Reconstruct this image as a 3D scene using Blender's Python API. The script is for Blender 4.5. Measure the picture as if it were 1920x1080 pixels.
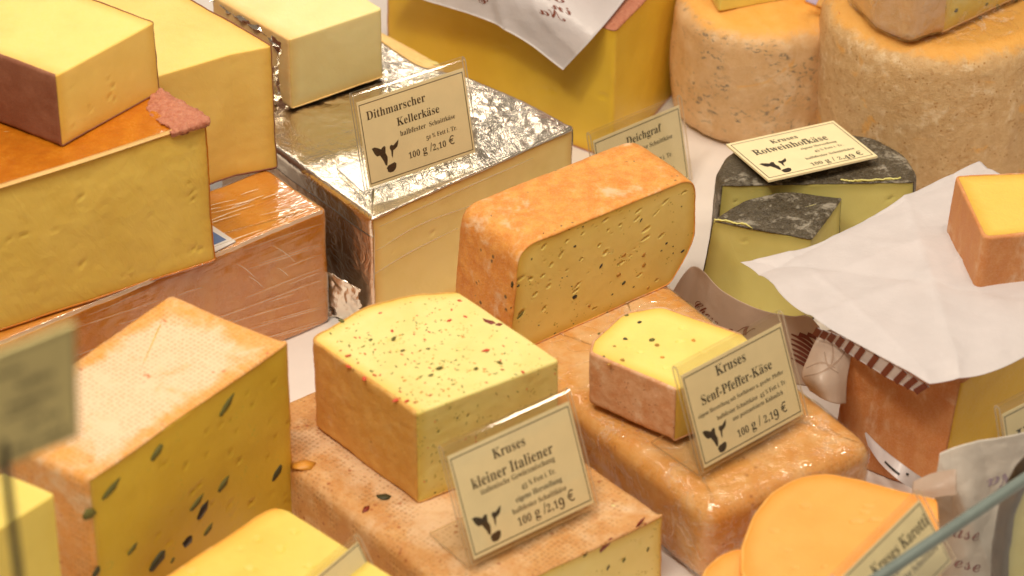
import bpy, math, random
import numpy as np
from mathutils import Vector
from mathutils.kdtree import KDTree
R = math.radians
for o in list(bpy.data.objects):
    bpy.data.objects.remove(o)
sc = bpy.context.scene
COL = sc.collection
random.seed(7)

# ------------------------------------------------------------------ camera
HF, DIST, PIT = R(18.0), 2.2, R(35.0)
TGT = np.array([0.0, 0.0, 0.06])
CAMP = TGT + DIST * np.array([0.0, -math.cos(PIT), math.sin(PIT)])
cd = bpy.data.cameras.new('camera')
cam = bpy.data.objects.new('camera', cd)
COL.objects.link(cam)
cam.location = CAMP
cam.rotation_euler = (R(90) - PIT, 0, 0)
cd.angle = HF
cd.clip_start, cd.clip_end = 0.05, 30
cd.dof.use_dof = True
cd.dof.focus_distance = 2.21
cd.dof.aperture_fstop = 7.2
sc.camera = cam

# ------------------------------------------------------------------ light
w = bpy.data.worlds.new('World')
sc.world = w
w.use_nodes = True
w.node_tree.nodes['Background'].inputs[0].default_value = (0.80, 0.65, 0.50, 1)
w.node_tree.nodes['Background'].inputs[1].default_value = 0.26


def area(name, loc, tgt, sx, sy, power, col):
    l = bpy.data.lights.new(name, 'AREA')
    l.shape = 'RECTANGLE'
    l.size, l.size_y, l.energy, l.color = sx, sy, power, col
    o = bpy.data.objects.new(name, l)
    COL.objects.link(o)
    o.location = loc
    o.rotation_euler = (Vector(tgt) - Vector(loc)).to_track_quat('-Z', 'Y').to_euler()
    return o


WARM = (1.0, 0.86, 0.68)
area('strip_lamp', (0.10, 0.42, 1.25), (0, 0.0, 0), 1.3, 0.12, 3.0, WARM)
for x, y, tx, en_ in ((-0.38, -0.45, -0.25, 5.0), (0.06, -0.28, 0.0, 3.1), (0.50, -0.18, 0.28, 2.5), (0.90, -0.16, 0.5, 2.2)):
    area('spot_lamp', (x, y, 1.40), (tx, 0.16, 0.05), 0.10, 0.10, en_, WARM)
area('ceiling_lamp', (-0.3, -1.1, 2.3), (0, 0, 0), 1.1, 0.7, 31.0, (1.0, 0.89, 0.74))
area('foil_reflection_light', (-0.50, 1.75, 1.30), (-0.1, 0.1, 0.05), 0.75, 0.22, 6.0, (1.0, 0.90, 0.76))  # unseen area light, added to give the foil bright reflections
sc.view_settings.view_transform = 'Standard'
sc.view_settings.look = 'None'
sc.view_settings.exposure = 0.0
sc.view_settings.gamma = 1.0
try:
    sc.cycles.max_bounces = 10
    sc.cycles.transparent_max_bounces = 24
    sc.cycles.caustics_reflective = False
    sc.cycles.caustics_refractive = False
    sc.cycles.sample_clamp_indirect = 6.0
except Exception:
    pass

# ------------------------------------------------------------------ where a pixel of the photograph lies at height z
TH = math.tan(HF / 2)
FWD = np.array([0, math.cos(PIT), -math.sin(PIT)])
UP = np.array([0, math.sin(PIT), math.cos(PIT)])
RT = np.array([1.0, 0, 0])


def ray(u, v):
    return FWD + RT * ((u - 960) / 960 * TH) + UP * ((540 - v) / 960 * TH)


def P(u, v, z=0.0):
    d = ray(u, v)
    return CAMP + d * ((z - CAMP[2]) / d[2])


def on_plane(u, v, p0, n):
    d = ray(u, v)
    return CAMP + d * (np.dot(np.asarray(p0) - CAMP, n) / np.dot(d, n))


def project(p):
    q = np.asarray(p) - CAMP
    k = q @ FWD
    return np.array([960 + (q @ RT) / k / TH * 960, 540 - (q @ UP) / k / TH * 960])


# ------------------------------------------------------------------ noise (numpy gradient noise)
_rs = np.random.RandomState(11)
_perm = np.concatenate([_rs.permutation(256)] * 3)
_g = _rs.normal(size=(256, 3))
_g /= np.linalg.norm(_g, axis=1)[:, None]


def perlin(p):
    i = np.floor(p).astype(int)
    f = p - i
    i &= 255
    s = f * f * f * (f * (f * 6 - 15) + 10)
    out = 0.0
    for a in (0, 1):
        for b in (0, 1):
            for c in (0, 1):
                h = _perm[_perm[_perm[(i[:, 0] + a) & 255] + ((i[:, 1] + b) & 255)] + ((i[:, 2] + c) & 255)]
                g = _g[h]
                d = f - np.array([a, b, c])
                wgt = (s[:, 0] if a else 1 - s[:, 0]) * (s[:, 1] if b else 1 - s[:, 1]) * (s[:, 2] if c else 1 - s[:, 2])
                out = out + wgt * (g * d).sum(1)
    return out


def fbm(p, freq, octv=3, gain=0.5):
    a, t = 1.0, 0.0
    for k in range(octv):
        t = t + a * perlin(p * freq + 17.3 * k)
        freq *= 2.03
        a *= gain
    return t


# ------------------------------------------------------------------ meshes
def mk_mesh(name, verts, quads=None, tris=None, smooth=True):
    me = bpy.data.meshes.new(name)
    verts = np.asarray(verts, dtype=np.float32)
    nq = 0 if quads is None else len(quads)
    nt = 0 if tris is None else len(tris)
    me.vertices.add(len(verts))
    me.vertices.foreach_set('co', verts.ravel())
    loops = []
    if nq:
        loops.append(np.asarray(quads, dtype=np.int32).ravel())
    if nt:
        loops.append(np.asarray(tris, dtype=np.int32).ravel())
    loops = np.concatenate(loops)
    me.loops.add(len(loops))
    me.loops.foreach_set('vertex_index', loops)
    me.polygons.add(nq + nt)
    st = np.concatenate([np.arange(nq) * 4, nq * 4 + np.arange(nt) * 3]).astype(np.int32)
    me.polygons.foreach_set('loop_start', st)
    me.polygons.foreach_set('use_smooth', np.full(nq + nt, smooth))
    me.update(calc_edges=True)
    me.validate()
    return me


def link(name, me, mat, parent=None, kind=None):
    o = bpy.data.objects.new(name, me)
    COL.objects.link(o)
    if mat is not None and len(me.materials) == 0:
        me.materials.append(mat)
    if parent is not None:
        o.parent = parent
    if kind:
        o['kind'] = kind
    return o


def thing(name, label, cat, loc, group=None):
    o = bpy.data.objects.new(name, None)
    o.empty_display_size = 0.02
    COL.objects.link(o)
    o.location = [float(x) for x in loc]
    o['label'] = label
    o['category'] = cat
    if group:
        o['group'] = group
    return o


def vnormals(v, quads, tris=None):
    n = np.zeros_like(v)
    q = np.asarray(quads)
    fn = np.cross(v[q[:, 2]] - v[q[:, 0]], v[q[:, 3]] - v[q[:, 1]])
    for k in range(4):
        np.add.at(n, q[:, k], fn)
    if tris is not None and len(tris):
        t = np.asarray(tris)
        fn = np.cross(v[t[:, 1]] - v[t[:, 0]], v[t[:, 2]] - v[t[:, 0]])
        for k in range(3):
            np.add.at(n, t[:, k], fn)
    return n / (np.linalg.norm(n, axis=1)[:, None] + 1e-12)
# ------------------------------------------------------------------ materials
class NT:
    def __init__(self, name):
        self.m = bpy.data.materials.new(name)
        self.m.use_nodes = True
        self.t = self.m.node_tree
        self.b = self.t.nodes['Principled BSDF']
        self.out = self.t.nodes['Material Output']
        self.tc = self.t.nodes.new('ShaderNodeTexCoord')
        self.v = self.tc.outputs['Object']

    def n(self, typ, **kw):
        nd = self.t.nodes.new(typ)
        for k, val in kw.items():
            setattr(nd, k, val)
        return nd

    def put(self, sock, val):
        if isinstance(val, (int, float)):
            sock.default_value = val
        elif isinstance(val, tuple):
            sock.default_value = val if len(val) == 4 or sock.type == 'VECTOR' else val + (1,)
        else:
            self.t.links.new(val, sock)

    def noise(self, scale, detail=4, rough=.55, vec=None, dist=0):
        nd = self.n('ShaderNodeTexNoise')
        self.put(nd.inputs['Vector'], vec or self.v)
        self.put(nd.inputs['Scale'], scale)
        nd.inputs['Detail'].default_value = detail
        nd.inputs['Roughness'].default_value = rough
        nd.inputs['Distortion'].default_value = dist
        return nd.outputs['Fac']

    def voro(self, scale, feature='F1', vec=None, rnd=1.0):
        nd = self.n('ShaderNodeTexVoronoi', feature=feature)
        self.put(nd.inputs['Vector'], vec or self.v)
        nd.inputs['Scale'].default_value = scale
        nd.inputs['Randomness'].default_value = rnd
        return nd.outputs['Distance']

    def mapv(self, sx, sy, sz, rot=(0, 0, 0), vec=None):
        v = vec or self.v
        if any(rot):                       # turn first, then stretch along the turned axes
            r = self.n('ShaderNodeMapping')
            self.put(r.inputs['Vector'], v)
            r.inputs['Rotation'].default_value = rot
            v = r.outputs['Vector']
        nd = self.n('ShaderNodeMapping')
        self.put(nd.inputs['Vector'], v)
        nd.inputs['Scale'].default_value = (sx, sy, sz)
        return nd.outputs['Vector']

    def sheen(self, normal=None, lo=.04, hi=.85, power=4.0):
        """reflection of a thin clear sheet, the same from both sides"""
        lw = self.n('ShaderNodeLayerWeight')
        lw.inputs['Blend'].default_value = .5
        if normal is not None:
            self.put(lw.inputs['Normal'], normal)
        return self.math('ADD', self.math('MULTIPLY', self.math('POWER', lw.outputs['Facing'], power), hi), lo)

    def ramp(self, fac, lo, hi, a=0.0, b=1.0):
        nd = self.n('ShaderNodeMapRange')
        nd.interpolation_type = 'SMOOTHSTEP'
        self.put(nd.inputs['Value'], fac)
        nd.inputs['From Min'].default_value = lo
        nd.inputs['From Max'].default_value = hi
        nd.inputs['To Min'].default_value = a
        nd.inputs['To Max'].default_value = b
        return nd.outputs['Result']

    def mix(self, fac, a, b):
        nd = self.n('ShaderNodeMix', data_type='RGBA')
        self.put(nd.inputs[0], fac)
        self.put(nd.inputs[6], a)
        self.put(nd.inputs[7], b)
        return nd.outputs[2]

    def math(self, op, a, b=0.0):
        nd = self.n('ShaderNodeMath', operation=op)
        self.put(nd.inputs[0], a)
        self.put(nd.inputs[1], b)
        return nd.outputs[0]

    def attr(self, name):
        nd = self.n('ShaderNodeAttribute', attribute_name=name)
        return nd.outputs['Fac']

    def bump(self, h, strength=.5, dist=.001, normal=None):
        nd = self.n('ShaderNodeBump')
        self.put(nd.inputs['Height'], h)
        nd.inputs['Strength'].default_value = strength
        nd.inputs['Distance'].default_value = dist
        if normal is not None:
            self.put(nd.inputs['Normal'], normal)
        return nd.outputs['Normal']

    def set(self, **kw):
        for k, val in kw.items():
            self.put(self.b.inputs[k.replace('_', ' ')], val)
        return self


def paste_mat(name, base, deep, sss=.35, rough=.42, tiny=None, tinyamt=.0, streak=.35):
    m = NT(name)
    big = m.noise(28, 3, .5)
    c = m.mix(m.ramp(big, .35, .7), base, tuple(x * f for x, f in zip(base, (.93, .90, .82))))
    e = m.attr('edge')
    c = m.mix(m.math('MULTIPLY', e, .85), c, deep)
    if tiny:
        sp = m.voro(430, vec=m.mapv(1, 1, 1))
        keep = m.noise(95, 2)
        f = m.math('MULTIPLY', m.ramp(sp, .34, .22), m.ramp(keep, .62 - tinyamt, .68 - tinyamt))
        c = m.mix(f, c, tiny)
    st = m.noise(120, 3, .6, vec=m.mapv(1, 1, .22, rot=(0, .5, .6)), dist=.8)
    fine = m.noise(650, 3, .6)
    h = m.math('ADD', m.math('MULTIPLY', st, streak), m.math('MULTIPLY', fine, .22))
    nrm = m.bump(h, .45, .0012)
    m.set(Base_Color=c, Roughness=m.ramp(fine, .3, .75, rough - .08, rough + .14), Subsurface_Weight=sss,
          Subsurface_Radius=(1.0, .75, .28), Subsurface_Scale=.0032, Normal=nrm)
    m.b.inputs['Specular IOR Level'].default_value = .42
    return m.m


def rind_mat(name, c1, c2, c3, bloom=.5, bscale=45, spot=(.12, .10, .06), spotamt=.0, spotscale=190, dots=0.0,
             gloss=.6, grain=.5, coat=0.0, stretch=(1, 1, 1), streaks=0.0, upper=None, centre=0.0):
    m = NT(name)
    vec = m.mapv(*stretch)
    a = m.noise(bscale, 6, .65, vec, dist=.6)
    b = m.noise(bscale * 3.1, 5, .7, vec)
    fine = m.noise(800, 3, .7)
    c = m.mix(m.ramp(b, .35, .68), c1, c2)
    blo = m.math('ADD', m.math('MULTIPLY', a, .7), m.math('MULTIPLY', b, .3))
    if centre:
        blo = m.math('ADD', blo, m.math('MULTIPLY', m.ramp(m.attr('centre'), .0, .38), centre))
    soft = .06 if centre else 0
    c = m.mix(m.ramp(blo, .68 - .3 * bloom - soft, .80 - .3 * bloom + soft, 0, .9), c, c3)
    c = m.mix(m.ramp(fine, .35, .75, 0, .28), c, c3)
    h = m.math('ADD', m.math('MULTIPLY', b, .6), m.math('MULTIPLY', fine, .35))
    if dots > 0:
        sp = m.n('ShaderNodeTexVoronoi', feature='F1')
        m.put(sp.inputs['Vector'], m.mapv(1, 1, .8, rot=(0, 0, R(40))))
        sp.inputs['Scale'].default_value = 300
        sp.inputs['Randomness'].default_value = .28
        d = sp.outputs['Distance']
        amt = m.math('MULTIPLY', m.ramp(d, .44, .18), m.ramp(m.noise(45, 3), .30, .55))
        c = m.mix(m.math('MULTIPLY', amt, dots), c, tuple(x * .62 for x in c1))
        h = m.math('SUBTRACT', h, m.math('MULTIPLY', amt, .7 * dots))
    if streaks > 0:
        s = m.noise(130, 4, .65, vec=m.mapv(1, 1, 1.7), dist=1.2)
        k = m.noise(38, 3, .6)
        c = m.mix(m.math('MULTIPLY', m.ramp(s, .54, .64), m.ramp(k, .44, .58, 0, streaks)), c, spot)
    if spotamt > 0:
        sp = m.voro(spotscale)
        keep = m.noise(spotscale * .31, 2)
        f = m.math('MULTIPLY', m.ramp(sp, .30, .16), m.ramp(keep, .66 - spotamt, .70 - spotamt))
        c = m.mix(m.math('MULTIPLY', f, .85), c, spot)
    if upper:
        up = m.math('ADD', m.attr('upper'), m.math('MULTIPLY', m.math('SUBTRACT', m.noise(55, 5, .65, dist=.8), .5), 1.1))
        patch = m.ramp(m.noise(24, 3, .6, dist=1.2), .62, .72, 0, .75)
        c = m.mix(m.math('MAXIMUM', m.ramp(up, .32, .78), patch), c, m.mix(b, upper[0], upper[1]))
    nrm = m.bump(h, grain, .0016)
    m.set(Base_Color=c, Roughness=m.ramp(b, .3, .7, gloss - .12, gloss + .12), Normal=nrm, Coat_Weight=coat, Coat_Roughness=.12,
          Subsurface_Weight=.06, Subsurface_Radius=(1.0, .45, .15), Subsurface_Scale=.0015)
    m.b.inputs['Specular IOR Level'].default_value = .35
    return m.m


def film_mat(name, rough=.09, dens=.12, stretch=(1, 1, 1), rot=(0, 0, 0), scale=45, wr=.4, refl=.06):
    """clear cling film: lets light through, glints on its creases"""
    m = NT(name)
    vec = m.mapv(*stretch, rot=rot)
    a = m.noise(scale, 4, .55, vec, dist=.5)
    ridge = m.math('ABSOLUTE', m.math('SUBTRACT', a, .5))
    a2 = m.noise(scale * 3.3, 3, .6, vec, dist=.4)
    ridge2 = m.math('ABSOLUTE', m.math('SUBTRACT', a2, .5))
    patch = m.ramp(m.noise(26, 3, .6), .42, .66)
    h = m.math('ADD', m.math('MULTIPLY', m.ramp(ridge, 0, .05), .5), m.math('MULTIPLY', m.math('MULTIPLY', m.ramp(ridge2, 0, .06), patch), .35))
    nrm = m.bump(h, wr, .0022)
    gl = m.n('ShaderNodeBsdfGlossy')
    gl.inputs['Roughness'].default_value = rough
    gl.inputs['Color'].default_value = (1, 1, 1, 1)
    m.put(gl.inputs['Normal'], nrm)
    tr = m.n('ShaderNodeBsdfTransparent')
    tr.inputs['Color'].default_value = (.985, .98, .97, 1)
    df = m.n('ShaderNodeBsdfDiffuse')
    df.inputs['Color'].default_value = (.92, .86, .80, 1)
    m1 = m.n('ShaderNodeMixShader')
    m.put(m1.inputs[0], m.math('MULTIPLY', m.ramp(ridge, .022, .0, 0, dens), m.math('ADD', patch, .15)))
    m.t.links.new(tr.outputs[0], m1.inputs[1])
    m.t.links.new(df.outputs[0], m1.inputs[2])
    m2 = m.n('ShaderNodeMixShader')
    m.put(m2.inputs[0], m.sheen(nrm, refl, .75, 3.5))
    m.t.links.new(m1.outputs[0], m2.inputs[1])
    m.t.links.new(gl.outputs[0], m2.inputs[2])
    m.t.links.new(m2.outputs[0], m.out.inputs['Surface'])
    m.t.nodes.remove(m.b)
    return m.m


def acrylic(name, tint=(.985, .98, .96), haze=.03, hazecol=(.9, .85, .75)):
    m = NT(name)
    gl = m.n('ShaderNodeBsdfGlossy')
    gl.inputs['Roughness'].default_value = .06
    tr = m.n('ShaderNodeBsdfTransparent')
    tr.inputs['Color'].default_value = tint + (1,)
    df = m.n('ShaderNodeBsdfTranslucent')
    df.inputs['Color'].default_value = hazecol + (1,)
    m1 = m.n('ShaderNodeMixShader')
    m1.inputs[0].default_value = haze
    m.t.links.new(tr.outputs[0], m1.inputs[1])
    m.t.links.new(df.outputs[0], m1.inputs[2])
    m2 = m.n('ShaderNodeMixShader')
    m.put(m2.inputs[0], m.sheen(None, .035, .8, 5.0))
    m.t.links.new(m1.outputs[0], m2.inputs[1])
    m.t.links.new(gl.outputs[0], m2.inputs[2])
    m.t.links.new(m2.outputs[0], m.out.inputs['Surface'])
    m.t.nodes.remove(m.b)
    return m.m


def plain(name, col, rough=.6, var=.08, scale=120, metallic=0.0, bump=.2, **kw):
    m = NT(name)
    a = m.noise(scale, 5, .6)
    c = m.mix(m.ramp(a, .3, .7), col, tuple(x * (1 - var * 2) for x in col))
    m.set(Base_Color=c, Roughness=rough, Metallic=metallic, Normal=m.bump(a, bump, .0006), **kw)
    return m.m


def paper_mat(name, col, trans=.25):
    m = NT(name)
    a = m.noise(40, 5, .6)
    b = m.noise(420, 3, .6)
    c = m.mix(m.ramp(a, .3, .7), col, tuple(x * .95 for x in col))
    nrm = m.bump(m.math('ADD', m.math('MULTIPLY', a, .7), m.math('MULTIPLY', b, .12)), .45, .0035)
    df = m.n('ShaderNodeBsdfDiffuse')
    m.put(df.inputs['Color'], c)
    m.put(df.inputs['Normal'], nrm)
    tl = m.n('ShaderNodeBsdfTranslucent')
    m.put(tl.inputs['Color'], c)
    gl = m.n('ShaderNodeBsdfGlossy')
    gl.inputs['Roughness'].default_value = .35
    m.put(gl.inputs['Normal'], nrm)
    m1 = m.n('ShaderNodeMixShader')
    m1.inputs[0].default_value = trans
    m.t.links.new(df.outputs[0], m1.inputs[1])
    m.t.links.new(tl.outputs[0], m1.inputs[2])
    m2 = m.n('ShaderNodeMixShader')
    m2.inputs[0].default_value = .035
    m.t.links.new(m1.outputs[0], m2.inputs[1])
    m.t.links.new(gl.outputs[0], m2.inputs[2])
    m.t.links.new(m2.outputs[0], m.out.inputs['Surface'])
    m.t.nodes.remove(m.b)
    return m.m


def foil_mat(name, col=(.80, .76, .72), rough=.14, bump=.35):
    m = NT(name)
    a = m.noise(60, 5, .6, dist=1.0)
    ridge = m.ramp(m.math('ABSOLUTE', m.math('SUBTRACT', a, .5)), 0, .10)
    patch = m.ramp(m.noise(18, 2, .5), .40, .62)
    fine = m.noise(260, 4, .65, dist=.8)
    fr = m.ramp(m.math('ABSOLUTE', m.math('SUBTRACT', fine, .5)), 0, .08)
    h = m.math('ADD', m.math('MULTIPLY', ridge, .6), m.math('MULTIPLY', m.math('MULTIPLY', fr, patch), .12))
    m.set(Base_Color=col, Metallic=1.0, Roughness=rough, Normal=m.bump(h, bump, .0022))
    return m.m


def glint_mat():
    m = NT('film_glint')
    df = m.n('ShaderNodeBsdfDiffuse')
    df.inputs['Color'].default_value = (1.0, .86, .66, 1)
    gl = m.n('ShaderNodeBsdfGlossy')
    gl.inputs['Roughness'].default_value = .16
    tr = m.n('ShaderNodeBsdfTransparent')
    m1, m2 = m.n('ShaderNodeMixShader'), m.n('ShaderNodeMixShader')
    m1.inputs[0].default_value = .42
    m.t.links.new(tr.outputs[0], m1.inputs[1])
    m.t.links.new(df.outputs[0], m1.inputs[2])
    m2.inputs[0].default_value = .22
    m.t.links.new(m1.outputs[0], m2.inputs[1])
    m.t.links.new(gl.outputs[0], m2.inputs[2])
    m.t.links.new(m2.outputs[0], m.out.inputs['Surface'])
    m.t.nodes.remove(m.b)
    return m.m


M = {}
M['counter'] = plain('counter_enamel', (.80, .74, .70), .35, .03, 20, bump=.03)
M['paste_pale'] = paste_mat('paste_pale', (.95, .79, .38), (.82, .55, .17))
M['paste_yellow'] = paste_mat('paste_yellow', (.88, .64, .18), (.76, .45, .07))
M['paste_gold'] = paste_mat('paste_gold', (.86, .58, .13), (.72, .40, .05))
M['paste_mustard'] = paste_mat('paste_mustard', (.78, .58, .13), (.68, .42, .06), streak=1.2)
M['paste_cream'] = paste_mat('paste_cream', (.87, .70, .28), (.74, .44, .10))
M['paste_back'] = paste_mat('paste_back', (.86, .58, .055), (.78, .46, .03))
M['paste_herb'] = paste_mat('paste_herb', (.82, .72, .28), (.70, .52, .09), tiny=(.50, .42, .10), tinyamt=.06)
M['paste_pepper'] = paste_mat('paste_pepper', (.87, .67, .21), (.70, .42, .05), tiny=(.50, .36, .06), tinyamt=.03)
M['paste_senf'] = paste_mat('paste_senf', (.86, .71, .21), (.76, .50, .07))
M['paste_carrot'] = paste_mat('paste_carrot', (.94, .43, .105), (.90, .32, .04))
M['paste_olive'] = paste_mat('paste_olive', (.70, .49, .055), (.62, .38, .04), tiny=(.55, .46, .06), tinyamt=.02)
M['paste_wine'] = paste_mat('paste_wine', (.74, .67, .23), (.42, .36, .09))
M['paste_sunny'] = paste_mat('paste_sunny', (.82, .65, .15), (.76, .46, .07))

M['rind_loaf'] = rind_mat('rind_loaf', (.70, .25, .035), (.82, .38, .08), (.80, .54, .33), bloom=.46, bscale=34, spot=(.10, .09, .05), spotamt=.07, spotscale=170, grain=.8)
M['rind_herb'] = rind_mat('rind_herb', (.66, .33, .06), (.72, .41, .11), (.70, .47, .25), bloom=.42, bscale=30, spot=(.30, .14, .04), spotamt=.06, grain=.9)
M['rind_dotted'] = rind_mat('rind_dotted', (.80, .35, .06), (.82, .43, .14), (.85, .65, .44), bloom=.50, bscale=30, dots=.38, spot=(.6, .2, .08), spotamt=.04, grain=.6, centre=.24)
M['rind_slab'] = rind_mat('rind_slab', (.58, .27, .08), (.66, .36, .13), (.76, .53, .32), bloom=.50, bscale=28, dots=.45, spot=(.40, .14, .05), spotamt=.09, centre=.14, grain=.8)
M['rind_slabfilm'] = rind_mat('rind_slabfilm', (.70, .30, .06), (.74, .38, .11), (.80, .52, .26), bloom=.46, bscale=22, dots=.25, spot=(.5, .2, .06), spotamt=.04, centre=.12)
M['rind_senf'] = rind_mat('rind_senf', (.62, .28, .12), (.72, .42, .24), (.80, .58, .40), bloom=.55, bscale=35, spot=(.35, .14, .06), spotamt=.10, spotscale=420)
M['rind_brown'] = rind_mat('rind_brown', (.24, .085, .045), (.30, .12, .065), (.36, .17, .10), bloom=.3, bscale=20, gloss=.7)
M['rind_pink'] = rind_mat('rind_pink', (.44, .14, .08), (.54, .22, .13), (.70, .40, .27), bloom=.32, bscale=110, grain=.8)
M['rind_wheel'] = rind_mat('rind_wheel', (.68, .41, .18), (.76, .50, .26), (.82, .60, .37), bloom=.52, bscale=22, spot=(.22, .18, .13), streaks=.9, grain=.9, upper=((.82, .36, .04), (.88, .52, .16)))
M['rind_wheel_rough'] = rind_mat('rind_wheel_rough', (.60, .36, .15), (.70, .47, .23), (.82, .62, .38), bloom=.50, bscale=46, spot=(.42, .20, .05), spotamt=.15, spotscale=280, streaks=.5, grain=1.2, upper=((.80, .36, .05), (.86, .50, .15)))
M['rind_orange'] = rind_mat('rind_orange', (.86, .38, .04), (.88, .46, .08), (.90, .60, .25), bloom=.4, bscale=50, gloss=.45)
M['rind_dark'] = rind_mat('rind_dark', (.045, .032, .016), (.085, .065, .036), (.38, .34, .27), bloom=.56, bscale=70, gloss=.38, grain=1.3)
M['rind_copper'] = rind_mat('rind_copper', (.64, .22, .018), (.70, .29, .04), (.72, .37, .11), bloom=.28, bscale=14, gloss=.28, coat=.35)
M['rind_block'] = rind_mat('rind_block', (.60, .22, .06), (.66, .30, .11), (.76, .48, .30), bloom=.5, bscale=30, stretch=(1, 1, .6))
M['rind_amber'] = rind_mat('rind_amber', (.48, .13, .006), (.58, .19, .010), (.66, .28, .03), bloom=.3, bscale=18, gloss=.18, coat=1.0)
M['rind_beige'] = rind_mat('rind_beige', (.90, .62, .25), (.90, .56, .2), (.92, .70, .36), bloom=.4, bscale=20)
M['rind_half'] = rind_mat('rind_half', (.72, .40, .16), (.76, .46, .22), (.80, .56, .34), bloom=.5, bscale=30, gloss=.4)
M['rind_carrot'] = rind_mat('rind_carrot', (.88, .40, .06), (.92, .48, .12), (.92, .60, .26), bloom=.3, bscale=40)

M['film'] = film_mat('cling_film', dens=.22)
M['film_front'] = film_mat('cling_film_front', dens=.09, stretch=(.06, .5, 1), rot=(0, R(4), R(-40)), scale=16, wr=.22, refl=.07)
M['film_streak'] = film_mat('cling_film_stretched', dens=.07, stretch=(.05, .5, 1), rot=(0, R(4), R(-40)), scale=30, wr=.5, refl=.10)
M['foil'] = foil_mat('aluminium_foil', (.92, .84, .71), .20, .15)
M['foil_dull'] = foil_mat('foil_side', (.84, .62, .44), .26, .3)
M['acrylic'] = acrylic('clear_acrylic')
M['acrylic_edge'] = acrylic('acrylic_edge', (.93, .90, .84), .55, (.98, .90, .74))
M['glass'] = acrylic('pane_glass', (.97, .985, .975), .0)
M['glass_edge'] = plain('pane_edge', (.20, .245, .225), .3, .1, 30)
M['card'] = plain('card_paper', (.92, .79, .48), .75, .03, 60, bump=.05)
M['ink'] = plain('printed_ink', (.022, .018, .014), .6, .05)
M['ink_soft'] = plain('thin_ink', (.09, .075, .05), .6, .05)
M['ink_cow'] = plain('emblem_ink', (.035, .022, .014), .6, .3, 900)
M['paper'] = paper_mat('white_paper', (.87, .83, .84), .40)
M['paper_grease_and_shade'] = paper_mat('grease_and_shade_paper', (.74, .60, .49), .5)
M['paper_warm'] = paper_mat('wrapping_paper', (.80, .74, .66), .3)
M['brown_print'] = plain('brown_print', (.20, .045, .02), .6, .05)
M['violet_print'] = plain('violet_print', (.42, .33, .38), .6, .05)
M['herb_green'] = plain('herb_green', (.17, .155, .03), .7, .2, 700)
M['herb_dark'] = plain('herb_dark', (.07, .065, .02), .6, .25, 700)
M['pepper_black'] = plain('pepper_black', (.025, .02, .014), .4, .3, 900)
M['pepper_red'] = plain('pepper_red', (.80, .10, .035), .4, .2, 700)
M['tomato'] = plain('dried_tomato', (.30, .035, .018), .35, .3, 600)
M['seed'] = plain('mustard_seed', (.55, .27, .04), .4, .2, 700)
M['orange_bit'] = plain('orange_bit', (.85, .38, .05), .4, .2, 700)
M['label_blue'] = plain('label_blue', (.12, .22, .46), .4, .1)
M['label_white'] = plain('label_white', (.80, .78, .76), .4, .03)
M['label_red'] = plain('label_red', (.62, .08, .07), .4, .1)
M['label_violet'] = plain('label_violet', (.55, .45, .62), .4, .1)
M['rod'] = plain('dark_rod', (.05, .04, .02), .4, .1)
M['glint'] = glint_mat()  # pale colour stands in for light glinting on the film
M['card_shaded'] = plain('shaded_card_paper', (.82, .70, .30), .75, .05, 60, bump=.05)  # card paper darkened to olive: the left sign's shade put into its colour
M['faint_print'] = plain('faint_print', (.50, .43, .42), .8, .03, bump=0)
M['rind_black'] = plain('rind_black', (.05, .028, .012), .4, .3, 160)
M['faint_brown'] = plain('faint_brown', (.36, .24, .17), .8, .03, bump=0)
M['herb_pale'] = plain('herb_pale', (.36, .33, .09), .6, .2, 700)
# ------------------------------------------------------------------ builders
def outline(pts, res):
    """closed outline with rounded corners; pts = (x, y, corner radius, tag of the edge to the next point), counter-clockwise"""
    n = len(pts)
    area2 = sum(pts[i][0] * pts[(i + 1) % n][1] - pts[(i + 1) % n][0] * pts[i][1] for i in range(n))
    if area2 < 0:
        tags = [p[3] for p in pts]
        q = [pts[n - 1 - i] for i in range(n)]
        pts = [(q[i][0], q[i][1], q[i][2], tags[(n - 2 - i) % n]) for i in range(n)]
    X = np.array([p[:2] for p in pts])
    ends, arcs = [], []
    for i in range(n):
        p, a, b = X[i], X[i - 1], X[(i + 1) % n]
        d1, d2 = p - a, b - p
        l1, l2 = np.linalg.norm(d1), np.linalg.norm(d2)
        d1, d2 = d1 / l1, d2 / l2
        ang = math.acos(max(-1, min(1, d1 @ d2)))
        t = min(pts[i][2] * math.tan(max(ang, 1e-3) / 2), .46 * l1, .46 * l2)
        s, e = p - d1 * t, p + d2 * t
        k = max(2, int(math.ceil(1.6 * t / res)) + 2) if t > 1e-5 else 1
        if k == 1:
            arc = [p]
        else:
            arc = [s * (1 - u) ** 2 + p * 2 * u * (1 - u) + e * u * u for u in np.linspace(0, 1, k)]
        arcs.append(arc)
    out, tg = [], []
    for i in range(n):
        arc = arcs[i]
        h = len(arc) // 2
        for j, q in enumerate(arc):
            out.append(q)
            if j < len(arc) - 1:
                tg.append(pts[i - 1][3] if j < h else pts[i][3])
        nx = arcs[(i + 1) % n][0]
        L = np.linalg.norm(nx - arc[-1])
        k = max(1, int(round(L / res)))
        tg.append(pts[i][3])
        for j in range(1, k):
            out.append(arc[-1] + (nx - arc[-1]) * j / k)
            tg.append(pts[i][3])
    return np.array(out), np.array(tg)


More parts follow.
